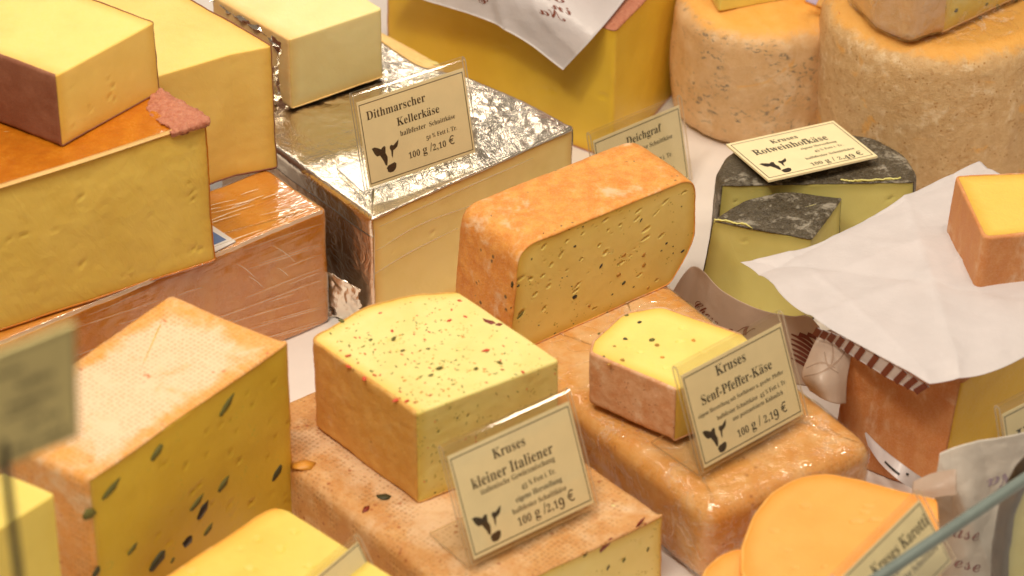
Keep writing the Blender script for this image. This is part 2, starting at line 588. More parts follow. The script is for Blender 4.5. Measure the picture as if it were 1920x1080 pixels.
class Prism:
    """a rounded block: an outline swept along an axis, meshed finely enough to carry real dents"""

    def __init__(s, pts, c0, c1, cap0='rind', cap1='cut', res=.0015, big=.006, small=.0007, frame=None,
                 lean=(0, 0), scale0=1.0, bulge=0.0, dome=0.0):
        s.c1, s.c0 = c1, c0
        res = res * 1.14
        loop, tags = outline(pts, res)
        N = len(loop)
        e = np.roll(loop, -1, 0) - loop
        en = np.stack([e[:, 1], -e[:, 0]], 1)
        en /= np.linalg.norm(en, axis=1)[:, None] + 1e-12
        nv = en + np.roll(en, 1, 0)
        nv /= np.linalg.norm(nv, axis=1)[:, None] + 1e-12
        x, y = loop[:, 0], loop[:, 1]
        x2, y2 = np.roll(x, -1), np.roll(y, -1)
        cr = x * y2 - x2 * y
        cen = np.array([((x + x2) * cr).sum(), ((y + y2) * cr).sum()]) / (3 * cr.sum())
        s.cen = cen
        isr = (tags == 'rind').astype(float)
        vr = np.minimum(isr, np.roll(isr, 1))

        def erad(cap):
            r = np.where((vr > .5) & (cap == 'rind'), big, small)
            for _ in range(4):
                r = np.minimum(r, (np.roll(r, 1) + r + np.roll(r, -1)) / 3) if cap == 'rind' else r
            return np.minimum(r, (c1 - c0) * .45)
        r0, r1 = erad(cap0), erad(cap1)
        rows = []          # (inset, height, region)
        rad = np.linalg.norm(loop - cen, axis=1).max()
        m0 = 3 if frame is None else max(4, int(rad / res * .6))
        m1 = max(5, int(rad / res))
        for t in np.linspace(.012, 1, m0, endpoint=False):
            rows.append(('cap', r0, t, np.full(N, c0), 0))
        K0 = 6 if big > .002 else 3
        for k in range(K0):
            ph = math.pi / 2 * k / K0
            rows.append(('in', r0 * (1 - math.sin(ph)), 1, c0 + r0 * (1 - math.cos(ph)), 1))
        wn = max(3, int((c1 - c0) / res))
        for k in range(wn + 1):
            q = k / wn
            rows.append(('in', np.zeros(N), 1, (c0 + r0) * (1 - q) + (c1 - r1) * q, 2))
        for k in range(1, K0 + 1):
            ph = math.pi / 2 * (1 - k / K0)
            rows.append(('in', r1 * (1 - math.sin(ph)), 1, c1 - r1 * (1 - math.cos(ph)), 3))
        for t in np.linspace(1, .012, m1 + 1)[1:]:
            rows.append(('cap', r1, t, np.full(N, c1), 4))
        V, reg, ctr = [], [], []
        for kind, ins, t, h, rg in rows:
            base = loop - nv * ins[:, None]
            if kind == 'cap':
                base = cen + (base - cen) * t
            q = (h - c0) / (c1 - c0)
            if bulge:
                base = base + nv * (bulge * 4 * q * (1 - q))[:, None]
            sc0 = scale0 + (1 - scale0) * q
            base = cen + (base - cen) * sc0[:, None] + np.outer(1 - q, np.array(lean))
            if dome and rg == 4:
                h = h + dome * (1 - t * t)
            V.append(np.column_stack([base, h]))
            reg.append(rg)
            ctr.append(np.full(N, 1 - t if rg == 4 else 0.0))
        nr = len(rows)
        V = np.concatenate(V)
        i = np.arange(N)
        Q, FT = [], []
        for r in range(nr - 1):
            a = r * N + i
            b = r * N + (i + 1) % N
            Q.append(np.stack([a, b, b + N, a + N], 1))
            rg = reg[r] if reg[r] != 4 else 4
            if reg[r + 1] == 4:
                rg = 4
            if reg[r] == 0:
                rg = 0
            if rg == 0:
                f = np.full(N, cap0 == 'rind')
            elif rg == 4:
                f = np.full(N, cap1 == 'rind')
            elif rg == 1:
                f = (isr > .5) | (cap0 == 'rind')
            elif rg == 3:
                f = (isr > .5) | (cap1 == 'rind')
            else:
                f = isr > .5
            FT.append(f)
        Q = np.concatenate(Q)
        s.fr = np.concatenate(FT)
        s.freg = np.concatenate([np.full(N, (4 if reg[r + 1] == 4 else reg[r])) for r in range(nr - 1)])
        nV = len(V)
        V = np.concatenate([V, [[*(cen + np.array(lean)), c0], [*cen, c1 + dome]]])
        T = np.concatenate([np.stack([np.full(N, nV), (i + 1) % N, i], 1),
                            np.stack([np.full(N, nV + 1), (nr - 1) * N + i, (nr - 1) * N + (i + 1) % N], 1)])
        s.tr = np.concatenate([np.full(N, cap0 == 'rind'), np.full(N, cap1 == 'rind')])
        if frame is not None:
            O, ex, ey, ez = frame
            V = O + np.outer(V[:, 0], ex) + np.outer(V[:, 1], ey) + np.outer(V[:, 2], ez)
        s.V, s.Q, s.T, s.N = V, Q, T, N
        s.ctr = np.concatenate(ctr + [[0.0, 1.0]])
        s.vr = np.zeros(len(V), bool)
        s.vr[Q[s.fr].ravel()] = True
        vc = np.zeros(len(V), bool)
        vc[Q[~s.fr].ravel()] = True
        s.vb = s.vr & vc
        s.vcut = vc
        s.nrm = vnormals(V, Q, T)

    def rough(s, rind=.0010, cut=.00025, lo=22, hi=140):
        big = fbm(s.V, lo, 2)
        d = np.where(s.vr, rind * big + rind * .28 * fbm(s.V, hi, 2), cut * 1.6 * big + cut * .5 * fbm(s.V, hi, 3))
        s.V = s.V + s.nrm * d[:, None]
        return s

    def holes(s, lst, seed=0):
        """lst: (point, normal, t1, half length, half width, depth)"""
        wob = fbm(s.V, 420, 2) * .35
        cutv = np.where(s.vcut)[0]
        Vc = s.V[cutv]
        d = np.zeros(len(cutv))
        for p, n, t1, a, b, dep in lst:
            q = Vc - p
            sel = np.where((np.abs(q @ n) < .004) & (np.abs(q).max(1) < a * 2))[0]
            if not len(sel):
                continue
            t2 = np.cross(n, t1)
            rr = np.sqrt(((q[sel] @ t1) / a) ** 2 + ((q[sel] @ t2) / b) ** 2) + wob[cutv[sel]]
            prof = np.where(rr < 1, 1 - rr ** 4, 0)
            lip = np.exp(-((rr - 1.15) / .25) ** 2) * .10
            d[sel] = np.maximum(d[sel], dep * prof) - dep * lip * (d[sel] == 0)
        s.V[cutv] -= s.nrm[cutv] * d[:, None]
        return s

    def body(s, name, mat, root):
        loc = np.array(root.location)
        me = mk_mesh(name, s.V - loc, s.Q, s.T)
        e = np.zeros(len(s.V))
        bv = np.where(s.vb)[0]
        if len(bv):
            step = max(1, len(bv) // 1500)
            bv = bv[::step]
            kd = KDTree(len(bv))
            for k, b in enumerate(bv):
                kd.insert(s.V[b], k)
            kd.balance()
            cand = np.where(s.vcut)[0]
            for c in cand:
                dd = kd.find(s.V[c])[2]
                if dd < .012:
                    e[c] = max(0.0, 1 - dd / .009) ** 1.3
        at = me.attributes.new('edge', 'FLOAT', 'POINT')
        at.data.foreach_set('value', e.astype(np.float32))
        return link(name, me, mat, root)

    def shell(s, name, mat, root, th=.0006, sel=None, wrinkle=None, rim=True, var=.3):
        """a skin (rind, foil or film) lying on the block, thick enough to show its cut edge"""
        m = s.fr if sel is None else sel
        Q = s.Q[m]
        tsel = s.T[s.tr] if sel is None else s.T[:0]
        used = np.unique(np.concatenate([Q.ravel(), tsel.ravel()]))
        mp = np.full(len(s.V), -1)
        mp[used] = np.arange(len(used))
        n = vnormals(s.V, s.Q, s.T)[used]
        p = s.V[used]
        d = th * (1 + var * fbm(p, 160, 2))
        if wrinkle is not None:
            d = d + wrinkle(p)
        outer = p + n * d[:, None]
        Qn, Tn = mp[Q], mp[tsel]
        V = outer
        if rim:
            ed = np.concatenate([Qn[:, [k, (k + 1) % 4]] for k in range(4)] + [Tn[:, [k, (k + 1) % 3]] for k in range(3)])
            key = ed[:, 0].astype(np.int64) * (len(used) + 1) + ed[:, 1]
            rev = ed[:, 1].astype(np.int64) * (len(used) + 1) + ed[:, 0]
            bd = ed[~np.isin(key, rev)]
            inner = p - n * .0003
            bu = np.unique(bd)
            bm = np.full(len(used), -1)
            bm[bu] = len(V) + np.arange(len(bu))
            V = np.concatenate([V, inner[bu]])
            Qn = np.concatenate([Qn, np.stack([bd[:, 1], bd[:, 0], bm[bd[:, 0]], bm[bd[:, 1]]], 1)])
        me = mk_mesh(name, V - np.array(root.location), Qn, Tn)
        at = me.attributes.new('centre', 'FLOAT', 'POINT')
        cv = np.zeros(len(V))
        cv[:len(used)] = s.ctr[used]
        at.data.foreach_set('value', cv.astype(np.float32))
        return link(name, me, mat, root)


def px(zt, pts):
    return [(*P(u, v, zt)[:2], r, t) for u, v, r, t in pts]


def cheese(name, label, zt, zb, pts, paste, rind, cap0='rind', cap1='cut', res=.0016, big=.006, small=.0008, group=None,
           zref=None, rough=(.0010, .00025), rind_th=.0006, holes=None, cat='cheese', **kw):
    pr = Prism(px(zt if zref is None else zref, pts), zb, zt, cap0, cap1, res, big, small, **kw)
    pr.rough(*rough)
    if holes:
        pr.holes(holes(pr))
    root = thing(name, label, cat, (*pr.cen, zb), group)
    pr.root = root
    pr.body('paste', M[paste], root)
    if rind:
        pr.shell('rind', M[rind], root, rind_th)
    return pr


def rnd_holes(p0, n, t1, t2, w, h, count, size=(.0012, .003), asp=(.25, .6), depth=.0012, ang=.5, seed=1):
    """scattered little eyes over a face that starts at p0 and spans w along t1 and h along t2"""
    rng = random.Random(seed)
    n, t1, t2 = map(np.asarray, (n, t1, t2))
    out = []
    for _ in range(count):
        a = rng.uniform(*size) * rng.choice((.6, .8, 1, 1, 1.5))
        th = rng.gauss(ang, .3)
        d = t1 * math.cos(th) + t2 * math.sin(th)
        out.append((p0 + t1 * w * rng.uniform(.04, .96) + t2 * h * rng.uniform(.05, .95), n, d, a, a * rng.uniform(*asp), depth * rng.uniform(.5, 1.2)))
    return out


# small solids that sit in a cut face: herbs, peppercorn bits, seeds
def blob_mesh(name, seed, flat=.35):
    import bmesh
    bm = bmesh.new()
    bmesh.ops.create_icosphere(bm, subdivisions=1, radius=.5)
    rng = random.Random(seed)
    for v in bm.verts:
        k = 1 + rng.uniform(-.32, .3)
        v.co = Vector((v.co.x * k, v.co.y * k, v.co.z * flat))
    me = bpy.data.meshes.new(name)
    bm.to_mesh(me)
    bm.free()
    me.polygons.foreach_set('use_smooth', [True] * len(me.polygons))
    return me


_blobs = {}


def bit(name, matkey, root, p, n, t1, length, width, flat=.35, seed=0):
    """one fleck pressed into a face at p; alike flecks share their mesh"""
    k = (matkey, seed % 4)
    if k not in _blobs:
        me = blob_mesh(name, seed % 4 + 10 * len(_blobs), flat)
        me.materials.append(M[matkey])
        _blobs[k] = me
    o = bpy.data.objects.new(name, _blobs[k])
    COL.objects.link(o)
    n = Vector(n).normalized()
    t = Vector(t1)
    t = (t - n * t.dot(n)).normalized()
    b = n.cross(t)
    from mathutils import Matrix
    m = Matrix((t, b, n)).transposed().to_4x4()
    loc = Vector([float(x) for x in p]) - root.location
    o.matrix_local = Matrix.Translation(loc) @ m @ Matrix.Diagonal((length, width, min(length, width) * .8 + .0004, 1))
    o.parent = root
    return o


def bits_stuff(name, matkey, root, items, seed=3):
    """flecks too small to pick apart, as one part"""
    base = blob_mesh('tmp', seed)
    bv = np.array([v.co[:] for v in base.vertices])
    bt = np.array([p.vertices[:] for p in base.polygons])
    V, T = [], []
    for p, n, t1, a, b in items:
        n = np.asarray(n) / np.linalg.norm(n)
        t = np.asarray(t1) - n * (np.asarray(t1) @ n)
        t /= np.linalg.norm(t)
        c = np.cross(n, t)
        T.append(bt + len(V) * len(bv))
        V.append(p + np.outer(bv[:, 0] * a, t) + np.outer(bv[:, 1] * b, c) + np.outer(bv[:, 2] * (b * .8 + .0003), n))
    bpy.data.meshes.remove(base)
    me = mk_mesh(name, np.concatenate(V) - np.array(root.location), None, np.concatenate(T))
    return link(name, me, M[matkey], root, 'stuff')


# ------------------------------------------------------------------ sheets (paper, film) from a lattice of points
def catmull(Pm, t):
    n = len(Pm)
    x = min(max(t, 0), 1) * (n - 1)
    i = min(int(x), n - 2)
    f = x - i
    p1, p2 = Pm[i], Pm[i + 1]
    p0 = Pm[i - 1] if i > 0 else 2 * p1 - p2
    p3 = Pm[i + 2] if i + 2 < n else 2 * p2 - p1
    return .5 * (2 * p1 + (p2 - p0) * f + (2 * p0 - 5 * p1 + 4 * p2 - p3) * f * f + (3 * p1 - p0 - 3 * p2 + p3) * f ** 3)


def lattice(rows):
    return np.array([[P(*c) for c in r] for r in rows])


def corner_lattice(A, B):
    """sheet spanned by two edges A and B that start at the same corner"""
    A = [P(*a) for a in A]
    B = [P(*b) for b in B]
    return np.array([[a + b - A[0] for b in B] for a in A])


class Sheet:
    def __init__(s, L, nu=50, nv=50, crumple=.0008, freq=45, seed=0.0, folds=0, ragged=0.0):
        s.L, s.cr, s.fq, s.seed = L, crumple, freq, seed
        s.nu, s.nv = nu, nv
        us, vs = np.linspace(0, 1, nu), np.linspace(0, 1, nv)
        mid = [np.array([catmull(row, v) for v in vs]) for row in L]
        G = np.array([[catmull([m[j] for m in mid], u) for j in range(nv)] for u in us])
        s.G0 = G
        du = np.gradient(G, axis=0)
        dv = np.gradient(G, axis=1)
        n = np.cross(du, dv)
        n /= np.linalg.norm(n, axis=2)[:, :, None] + 1e-12
        if (n * (CAMP - G)).sum(2).mean() < 0:
            n = -n
        s.n = n
        f = np.abs(fbm((G + seed).reshape(-1, 3), freq, 3)).reshape(nu, nv)
        f2 = fbm((G + seed).reshape(-1, 3), freq * .4, 2).reshape(nu, nv)
        h = crumple * (f * 1.2 + f2 * 1.3)
        rr = np.random.RandomState(int(abs(seed) * 7) + 3)
        gg = G.reshape(-1, 3)
        for _ in range(folds):            # straight creases where the sheet was once folded
            d = rr.normal(size=3)
            d /= np.linalg.norm(d)
            q = (gg - gg[rr.randint(len(gg))]) @ d + .003 * fbm(gg, 25, 2)
            h = h + (rr.uniform(-1, 1) * .0028 * np.exp(-np.abs(q) / .006)).reshape(nu, nv)
        if ragged:                        # torn rim
            w_ = np.ones((nu, nv))
            w_[2:-2, 2:-2] = 0
            G = G + (w_ * ragged)[:, :, None] * np.stack([fbm(gg + 9, 160, 3), fbm(gg - 5, 160, 3), 0 * gg[:, 0]], 1).reshape(nu, nv, 3)
        s.G = G + n * h[:, :, None]

    def at(s, u, v, off=0.0):
        x = np.clip(np.asarray(u), 0, 1) * (s.nu - 1)
        y = np.clip(np.asarray(v), 0, 1) * (s.nv - 1)
        i = np.minimum(x.astype(int), s.nu - 2)
        j = np.minimum(y.astype(int), s.nv - 2)
        a, b = (x - i)[:, None], (y - j)[:, None]
        g = lambda A: A[i, j] * (1 - a) * (1 - b) + A[i + 1, j] * a * (1 - b) + A[i, j + 1] * (1 - a) * b + A[i + 1, j + 1] * a * b
        return g(s.G) + g(s.n) * off

    def build(s, name, mat, parent, thick=.00022):
        nu, nv = s.nu, s.nv
        g = s.G.reshape(-1, 3)
        n = s.n.reshape(-1, 3)
        idx = np.arange(nu * nv).reshape(nu, nv)
        q = np.stack([idx[:-1, :-1], idx[1:, :-1], idx[1:, 1:], idx[:-1, 1:]], -1).reshape(-1, 4)
        fn = np.cross(g[q[0, 1]] - g[q[0, 0]], g[q[0, 3]] - g[q[0, 0]])
        if fn @ n[0] < 0:
            q = q[:, ::-1]
        V = np.concatenate([g, g - n * thick])
        Q = [q, q[:, ::-1] + nu * nv]
        loop = np.concatenate([idx[0, :-1], idx[:-1, -1], idx[-1, :0:-1], idx[:0:-1, 0]])
        nx = np.roll(loop, -1)
        Q.append(np.stack([loop, nx, nx + nu * nv, loop + nu * nv], 1))
        loc = np.array(parent.location) if parent is not None else 0
        return link(name, mk_mesh(name, V - loc, np.concatenate(Q)), mat, parent)

    def uv_of(s, u, v):
        """sheet parameters of the spot seen at pixel u, v"""
        pr = np.array([project(p) for p in s.G.reshape(-1, 3)])
        k = ((pr - np.array([u, v])) ** 2).sum(1).argmin()
        return (k // s.nv) / (s.nu - 1), (k % s.nv) / (s.nv - 1)

    def ribbons(s, name, mat, parent, lines, off=.0003):
        """flat printed strokes: each line = (list of (u, v) points, width list in metres)"""
        V, Q = [], []
        for pts, wd in lines:
            pts = np.array(pts, float)
            c = s.at(pts[:, 0], pts[:, 1], off)
            t = np.gradient(c, axis=0)
            x = np.clip(pts[:, 0], 0, 1) * (s.nu - 1)
            y = np.clip(pts[:, 1], 0, 1) * (s.nv - 1)
            n = s.n[x.astype(int), y.astype(int)]
            b = np.cross(n, t)
            b /= np.linalg.norm(b, axis=1)[:, None] + 1e-12
            wv = np.interp(np.linspace(0, 1, len(pts)), np.linspace(0, 1, len(wd)), wd)[:, None] / 2
            k = len(V)
            base = sum(len(a) for a in V)
            V.append(np.concatenate([c + b * wv, c - b * wv]))
            m = len(pts)
            i = np.arange(m - 1)
            Q.append(np.stack([i, i + 1, i + 1 + m, i + m], 1) + base)
        loc = np.array(parent.location)
        return link(name, mk_mesh(name, np.concatenate(V) - loc, np.concatenate(Q), smooth=False), mat, parent)


def px_line(sheet, pts, k=6):
    """a smooth stroke through pixels, as sheet parameters"""
    pts = [np.array(p, float) for p in pts]
    m = [catmull(pts, t) for t in np.linspace(0, 1, (len(pts) - 1) * k + 1)]
    pr = np.array([project(p) for p in sheet.G.reshape(-1, 3)]).reshape(sheet.nu, sheet.nv, 2)
    out = []
    for q in m:
        d = ((pr - q) ** 2).sum(2)
        i, j = np.unravel_index(d.argmin(), d.shape)
        i0, j0 = min(max(i, 1), sheet.nu - 2), min(max(j, 1), sheet.nv - 2)
        J = np.stack([(pr[i0 + 1, j0] - pr[i0 - 1, j0]) / 2, (pr[i0, j0 + 1] - pr[i0, j0 - 1]) / 2], 1)
        try:
            s = np.linalg.solve(J, q - pr[i0, j0])
        except np.linalg.LinAlgError:
            s = np.zeros(2)
        s = np.clip(s, -2, 2)
        out.append(((i0 + s[0]) / (sheet.nu - 1), (j0 + s[1]) / (sheet.nv - 1)))
    return out
GLYPHS = {'0': (280, '140,-5 112,-2 88,5 68,18 51,35 38,57 29,83 22,112 18,144 17,180 18,215 22,247 29,276 38,301 51,322 68,340 88,352 112,360 141,362 168,360 191,352 211,340 227,322 240,301 250,276 257,247 261,214 263,179 261,144 257,111 250,82 240,57 227,35 211,18 191,5 167,-2;140,28 156,32 169,45 177,68 181,98 184,135 185,179 184,223 181,260 177,290 169,312 157,325 141,330 124,325 112,312 104,290 99,260 96,223 95,179 96,135 99,98 104,68 112,45 124,32'),
 '1': (279, '49,0 49,27 90,27 97,27 104,30 109,34 112,39 114,48 115,59 115,310 102,295 91,283 80,272 70,264 60,259 50,258 42,259 36,262 30,268 25,275 22,284 21,295 31,298 43,302 55,307 68,313 82,322 98,333 133,359 189,359 189,59 190,49 191,41 194,35 199,30 205,27 215,27 255,27 255,0'),
 '2': (280, '18,0 18,52 92,127 111,147 126,166 139,183 149,198 157,214 162,229 166,244 168,260 169,277 167,294 164,308 158,318 150,326 141,330 130,332 114,329 102,322 94,310 88,293 85,271 84,245 66,246 50,250 37,256 27,266 21,278 20,295 21,306 25,317 32,328 41,338 54,346 69,353 86,358 107,361 130,362 164,360 192,352 215,340 231,323 241,303 244,279 243,267 241,256 238,245 233,234 226,222 217,209 206,195 193,180 178,164 159,146 139,125 115,103 65,55 182,55 191,56 200,59 208,64 215,71 220,79 223,90 227,105 257,105 254,0'),
 '3': (280, '122,-5 98,-4 78,-1 60,4 46,10 34,17 25,26 19,35 15,45 14,55 15,67 20,76 27,84 36,90 46,93 57,94 58,74 64,58 73,46 86,37 101,32 118,30 129,31 139,33 149,37 157,42 165,49 171,59 176,71 179,86 180,104 177,121 171,137 160,151 144,161 125,167 102,169 71,169 71,200 104,200 124,202 140,209 152,220 161,235 166,253 168,274 166,290 163,304 157,316 149,325 139,330 126,332 115,330 106,327 99,320 93,312 89,302 86,291 84,279 83,267 83,254 64,255 48,259 35,265 26,273 20,285 18,299 21,315 30,330 46,344 68,354 95,360 128,362 162,360 190,353 213,341 230,325 241,305 244,281 242,259 234,241 222,224 206,210 188,199 168,191 181,187 194,183 208,177 221,170 232,161 243,150 250,137 255,121 257,103 255,84 252,67 245,52 237,39 227,28 215,19 201,11 187,5 172,1 155,-3 139,-4'),
 '4': (279, '90,0 90,27 104,27 115,27 124,29 133,33 140,39 144,49 145,62 145,93 7,93 7,124 149,357 218,357 218,126 270,126 270,93 218,93 218,62 219,49 223,39 230,33 239,29 248,27 259,27 266,27 266,0;42,126 145,126 145,214 146,261 146,278 147,294 149,310 141,294 129,272 118,252 109,238'),
 '5': (280, '123,-5 99,-4 79,-1 62,4 49,10 38,18 30,26 24,36 21,45 20,56 21,66 25,75 31,82 39,86 49,89 60,90 61,81 62,71 65,62 70,53 75,46 83,39 91,34 102,31 115,30 126,31 136,33 146,37 154,43 162,51 168,62 173,75 176,91 177,110 175,133 169,151 159,166 145,176 129,182 109,184 97,184 86,183 77,181 53,175 30,184 46,357 235,357 238,266 209,266 205,283 203,289 201,293 199,297 195,300 189,301 182,302 78,302 70,210 76,211 84,213 94,215 104,216 115,217 125,217 161,214 192,205 218,190 237,169 249,143 253,110 252,90 248,71 241,56 233,42 222,30 210,20 197,12 183,6 168,1 153,-2 138,-4'),
 '6': (280, '147,-5 123,-3 101,3 82,13 64,28 50,46 38,69 29,97 24,129 23,165 23,192 26,218 31,242 38,265 47,286 58,305 70,321 85,335 102,347 121,355 142,360 165,362 185,361 202,359 217,354 228,349 238,342 245,334 250,325 253,316 254,307 252,297 248,288 240,280 229,273 213,269 194,268 193,278 192,288 191,298 188,307 185,316 181,323 176,328 169,331 161,333 142,329 127,317 114,298 103,272 97,240 93,201 100,205 109,209 120,213 132,216 146,218 162,219 190,216 215,207 235,192 250,171 259,146 262,116 259,82 249,53 233,29 210,10 181,-1;148,28 160,30 170,37 178,48 185,64 188,84 190,111 188,135 184,155 177,170 168,180 157,186 144,189 134,188 125,185 115,181 106,176 98,170 93,165 95,121 100,86 109,60 121,42 133,32'),
 '7': (280, '83,0 216,303 84,303 69,300 60,291 55,277 52,252 22,252 25,357 263,357 263,333 125,0'),
 '8': (280, '137,-5 110,-4 88,1 68,8 52,18 38,29 28,43 21,58 16,74 15,91 17,111 24,129 35,144 50,157 68,169 89,181 70,193 55,206 43,220 34,235 28,252 27,271 28,286 31,301 38,315 46,328 59,339 74,349 93,356 116,361 143,362 175,359 202,351 222,337 237,319 246,298 249,275 247,256 241,240 231,227 217,216 201,204 182,194 209,179 230,164 246,149 256,132 262,114 265,95 261,65 250,41 231,21 205,7 174,-2;151,211 162,218 171,227 178,236 182,247 185,260 186,275 185,285 184,294 181,303 177,311 172,318 165,325 158,329 149,332 140,333 127,331 116,326 108,317 102,305 98,292 97,277 99,261 103,248 111,237 122,228 135,219;139,24 155,25 168,31 180,41 188,54 193,69 195,86 193,101 187,115 178,127 164,138 145,149 122,161 111,153 102,143 94,133 88,120 84,106 83,89 84,71 89,55 98,42 109,32 123,26'),
 '9': (279, '114,-5 95,-4 79,-1 66,3 55,9 46,16 40,25 35,33 32,42 32,52 32,58 34,65 38,70 42,74 48,78 56,80 61,66 68,53 77,42 88,33 101,28 116,27 153,43 176,91 187,172 178,162 169,154 158,147 146,142 131,139 116,138 89,140 65,149 45,164 30,184 21,210 18,241 19,264 24,285 31,304 42,321 55,335 71,347 89,355 109,360 132,362 155,360 177,354 197,345 214,331 229,313 241,290 250,263 255,231 257,194 256,167 253,141 249,117 243,94 234,72 224,53 211,36 196,22 179,11 160,2 138,-3;137,174 148,175 158,178 167,183 175,190 181,198 187,207 185,246 180,277 172,300 162,316 149,325 135,329 122,326 111,319 102,307 95,291 91,270 90,244 95,205 111,181'),
 'D': (369, '15,0 15,13 29,14 40,17 47,22 51,29 54,40 55,56 55,279 54,296 51,309 45,317 37,322 26,325 11,327 11,339 165,339 220,334 266,319 302,295 328,262 343,220 349,170 329,75 269,19 170,0;166,18 195,22 219,35 238,56 251,85 258,124 261,171 250,255 219,306 166,323 155,322 147,319 141,315 138,309 136,299 136,287 136,54 136,41 138,32 141,25 147,21 155,19'),
 'F': (301, '12,0 12,13 27,15 39,19 47,25 52,34 55,46 56,62 56,279 54,295 51,307 46,315 38,320 26,324 11,327 11,339 293,339 293,238 281,238 277,257 271,274 265,287 256,298 244,307 231,313 214,317 194,320 171,321 149,320 144,319 141,316 138,314 137,309 136,304 136,297 136,184 142,184 162,186 178,192 191,201 200,215 207,234 212,258 225,258 225,88 212,88 207,114 200,135 191,149 178,159 161,165 141,167 136,167 136,60 136,49 137,39 140,32 143,26 149,21 156,18 165,15 177,14 191,13 191,0'),
 'G': (378, '200,-8 165,-5 134,2 105,15 80,31 60,52 43,77 30,105 23,136 21,171 23,204 30,234 43,262 59,286 80,307 104,324 131,337 160,344 192,347 218,344 246,338 275,328 280,326 284,325 289,325 294,325 298,327 302,330 305,334 309,340 312,347 326,347 326,229 312,229 305,248 295,266 285,282 272,296 259,308 245,317 230,324 215,329 199,330 149,312 119,259 109,170 111,121 120,82 134,50 153,28 177,14 205,10 222,11 235,14 244,20 250,29 254,40 255,53 255,95 254,109 251,120 245,127 236,131 223,134 205,136 205,148 373,148 373,136 358,134 347,132 340,127 336,120 333,109 332,96 332,22 288,5 244,-4'),
 'H': (390, '12,0 12,13 27,15 39,18 47,24 52,32 55,44 56,60 56,282 54,296 51,308 46,316 38,321 27,325 12,327 12,339 180,339 180,327 169,325 159,324 152,322 146,319 142,314 139,309 137,302 136,293 136,282 136,187 255,187 255,282 254,293 253,302 251,309 248,314 244,319 239,322 231,324 222,325 210,327 210,339 378,339 378,327 362,324 351,321 343,316 338,308 335,297 335,282 335,60 335,45 338,33 343,25 351,19 362,15 378,13 378,0 210,0 210,13 225,15 237,18 245,23 250,31 253,43 255,60 255,165 136,165 136,60 137,44 140,32 145,24 152,18 164,15 180,13 180,0'),
 'I': (194, '10,0 10,13 25,15 37,19 46,24 51,31 55,42 56,56 56,288 55,302 52,312 47,318 39,322 27,325 10,327 10,339 182,339 182,327 166,325 154,322 146,318 140,312 137,302 136,288 136,58 136,48 138,40 140,33 143,27 147,23 153,20 161,17 171,15 183,13 183,0'),
 'K': (380, '12,0 12,13 27,15 39,18 47,24 52,32 55,44 56,60 56,282 55,296 52,308 47,316 39,321 27,325 13,327 13,339 181,339 181,327 169,325 160,324 153,322 147,319 142,314 140,309 138,302 136,293 136,282 136,174 239,278 250,291 257,302 260,312 255,320 240,325 217,327 217,339 362,339 362,327 355,327 325,320 292,301 257,269 202,212 345,35 351,28 357,23 363,19 369,16 377,14 387,13 387,0 209,0 209,13 228,14 240,16 245,18 248,22 249,26 247,31 243,39 236,49 149,159 136,148 136,60 137,44 140,32 145,24 153,18 165,15 181,13 181,0'),
 'P': (311, '12,0 12,13 27,15 39,18 47,24 52,32 55,44 56,60 56,282 54,296 51,308 46,316 38,321 27,325 12,327 12,339 159,339 198,338 228,334 250,328 266,319 279,309 290,296 298,281 303,265 305,247 301,221 291,198 273,179 249,164 218,156 180,153 136,153 136,60 137,44 140,32 145,24 152,18 164,15 180,13 180,0;136,171 150,171 172,173 190,179 202,188 211,202 216,221 218,245 216,269 212,288 205,303 194,313 180,319 161,321 152,320 145,319 141,316 138,311 136,305 136,297'),
 'R': (352, '12,0 12,13 27,15 39,18 47,24 52,32 55,44 56,60 56,282 54,296 51,308 46,316 38,321 27,325 12,327 12,339 162,339 207,337 245,329 274,317 294,300 306,277 311,249 302,212 277,185 235,167 322,38 327,30 332,24 337,19 342,16 348,14 356,13 358,13 358,0 252,0 150,158 136,158 136,60 137,44 140,32 145,24 152,18 164,15 180,13 180,0;136,174 152,174 175,176 194,182 208,192 218,207 224,226 226,250 219,289 200,313 167,321 155,320 147,318 141,315 138,309 136,299 136,287'),
 'S': (291, '32,-8 32,118 47,118 56,84 68,58 83,37 101,23 122,14 147,11 164,13 179,18 191,27 200,38 206,51 208,67 203,87 190,105 168,119 121,142 95,157 73,172 57,188 46,205 39,225 37,247 38,266 43,284 50,300 60,314 72,325 86,335 102,341 119,346 138,347 148,347 159,345 171,344 183,341 196,338 210,334 217,332 223,331 231,333 236,338 239,347 252,347 252,238 240,238 235,255 227,272 219,287 208,299 197,310 185,319 172,326 158,330 145,331 129,330 115,325 104,318 96,308 91,296 89,283 90,271 95,260 102,251 112,242 125,234 141,226 189,203 207,194 223,184 236,174 247,163 255,152 261,140 264,127 267,114 268,99 266,79 261,60 252,43 241,28 226,16 209,6 189,-2 167,-6 143,-8 135,-7 126,-7 118,-6 110,-4 102,-2 94,1 73,7 63,9 58,9 54,7 52,5 49,2 47,-2 46,-8'),
 'T': (315, '69,0 69,13 85,14 97,17 106,23 111,32 115,44 116,60 116,323 111,323 87,320 66,313 49,300 35,283 26,262 22,237 8,237 8,339 306,339 306,236 293,236 279,284 248,313 200,323 196,323 196,60 197,43 200,31 206,23 214,17 227,14 244,13 244,0'),
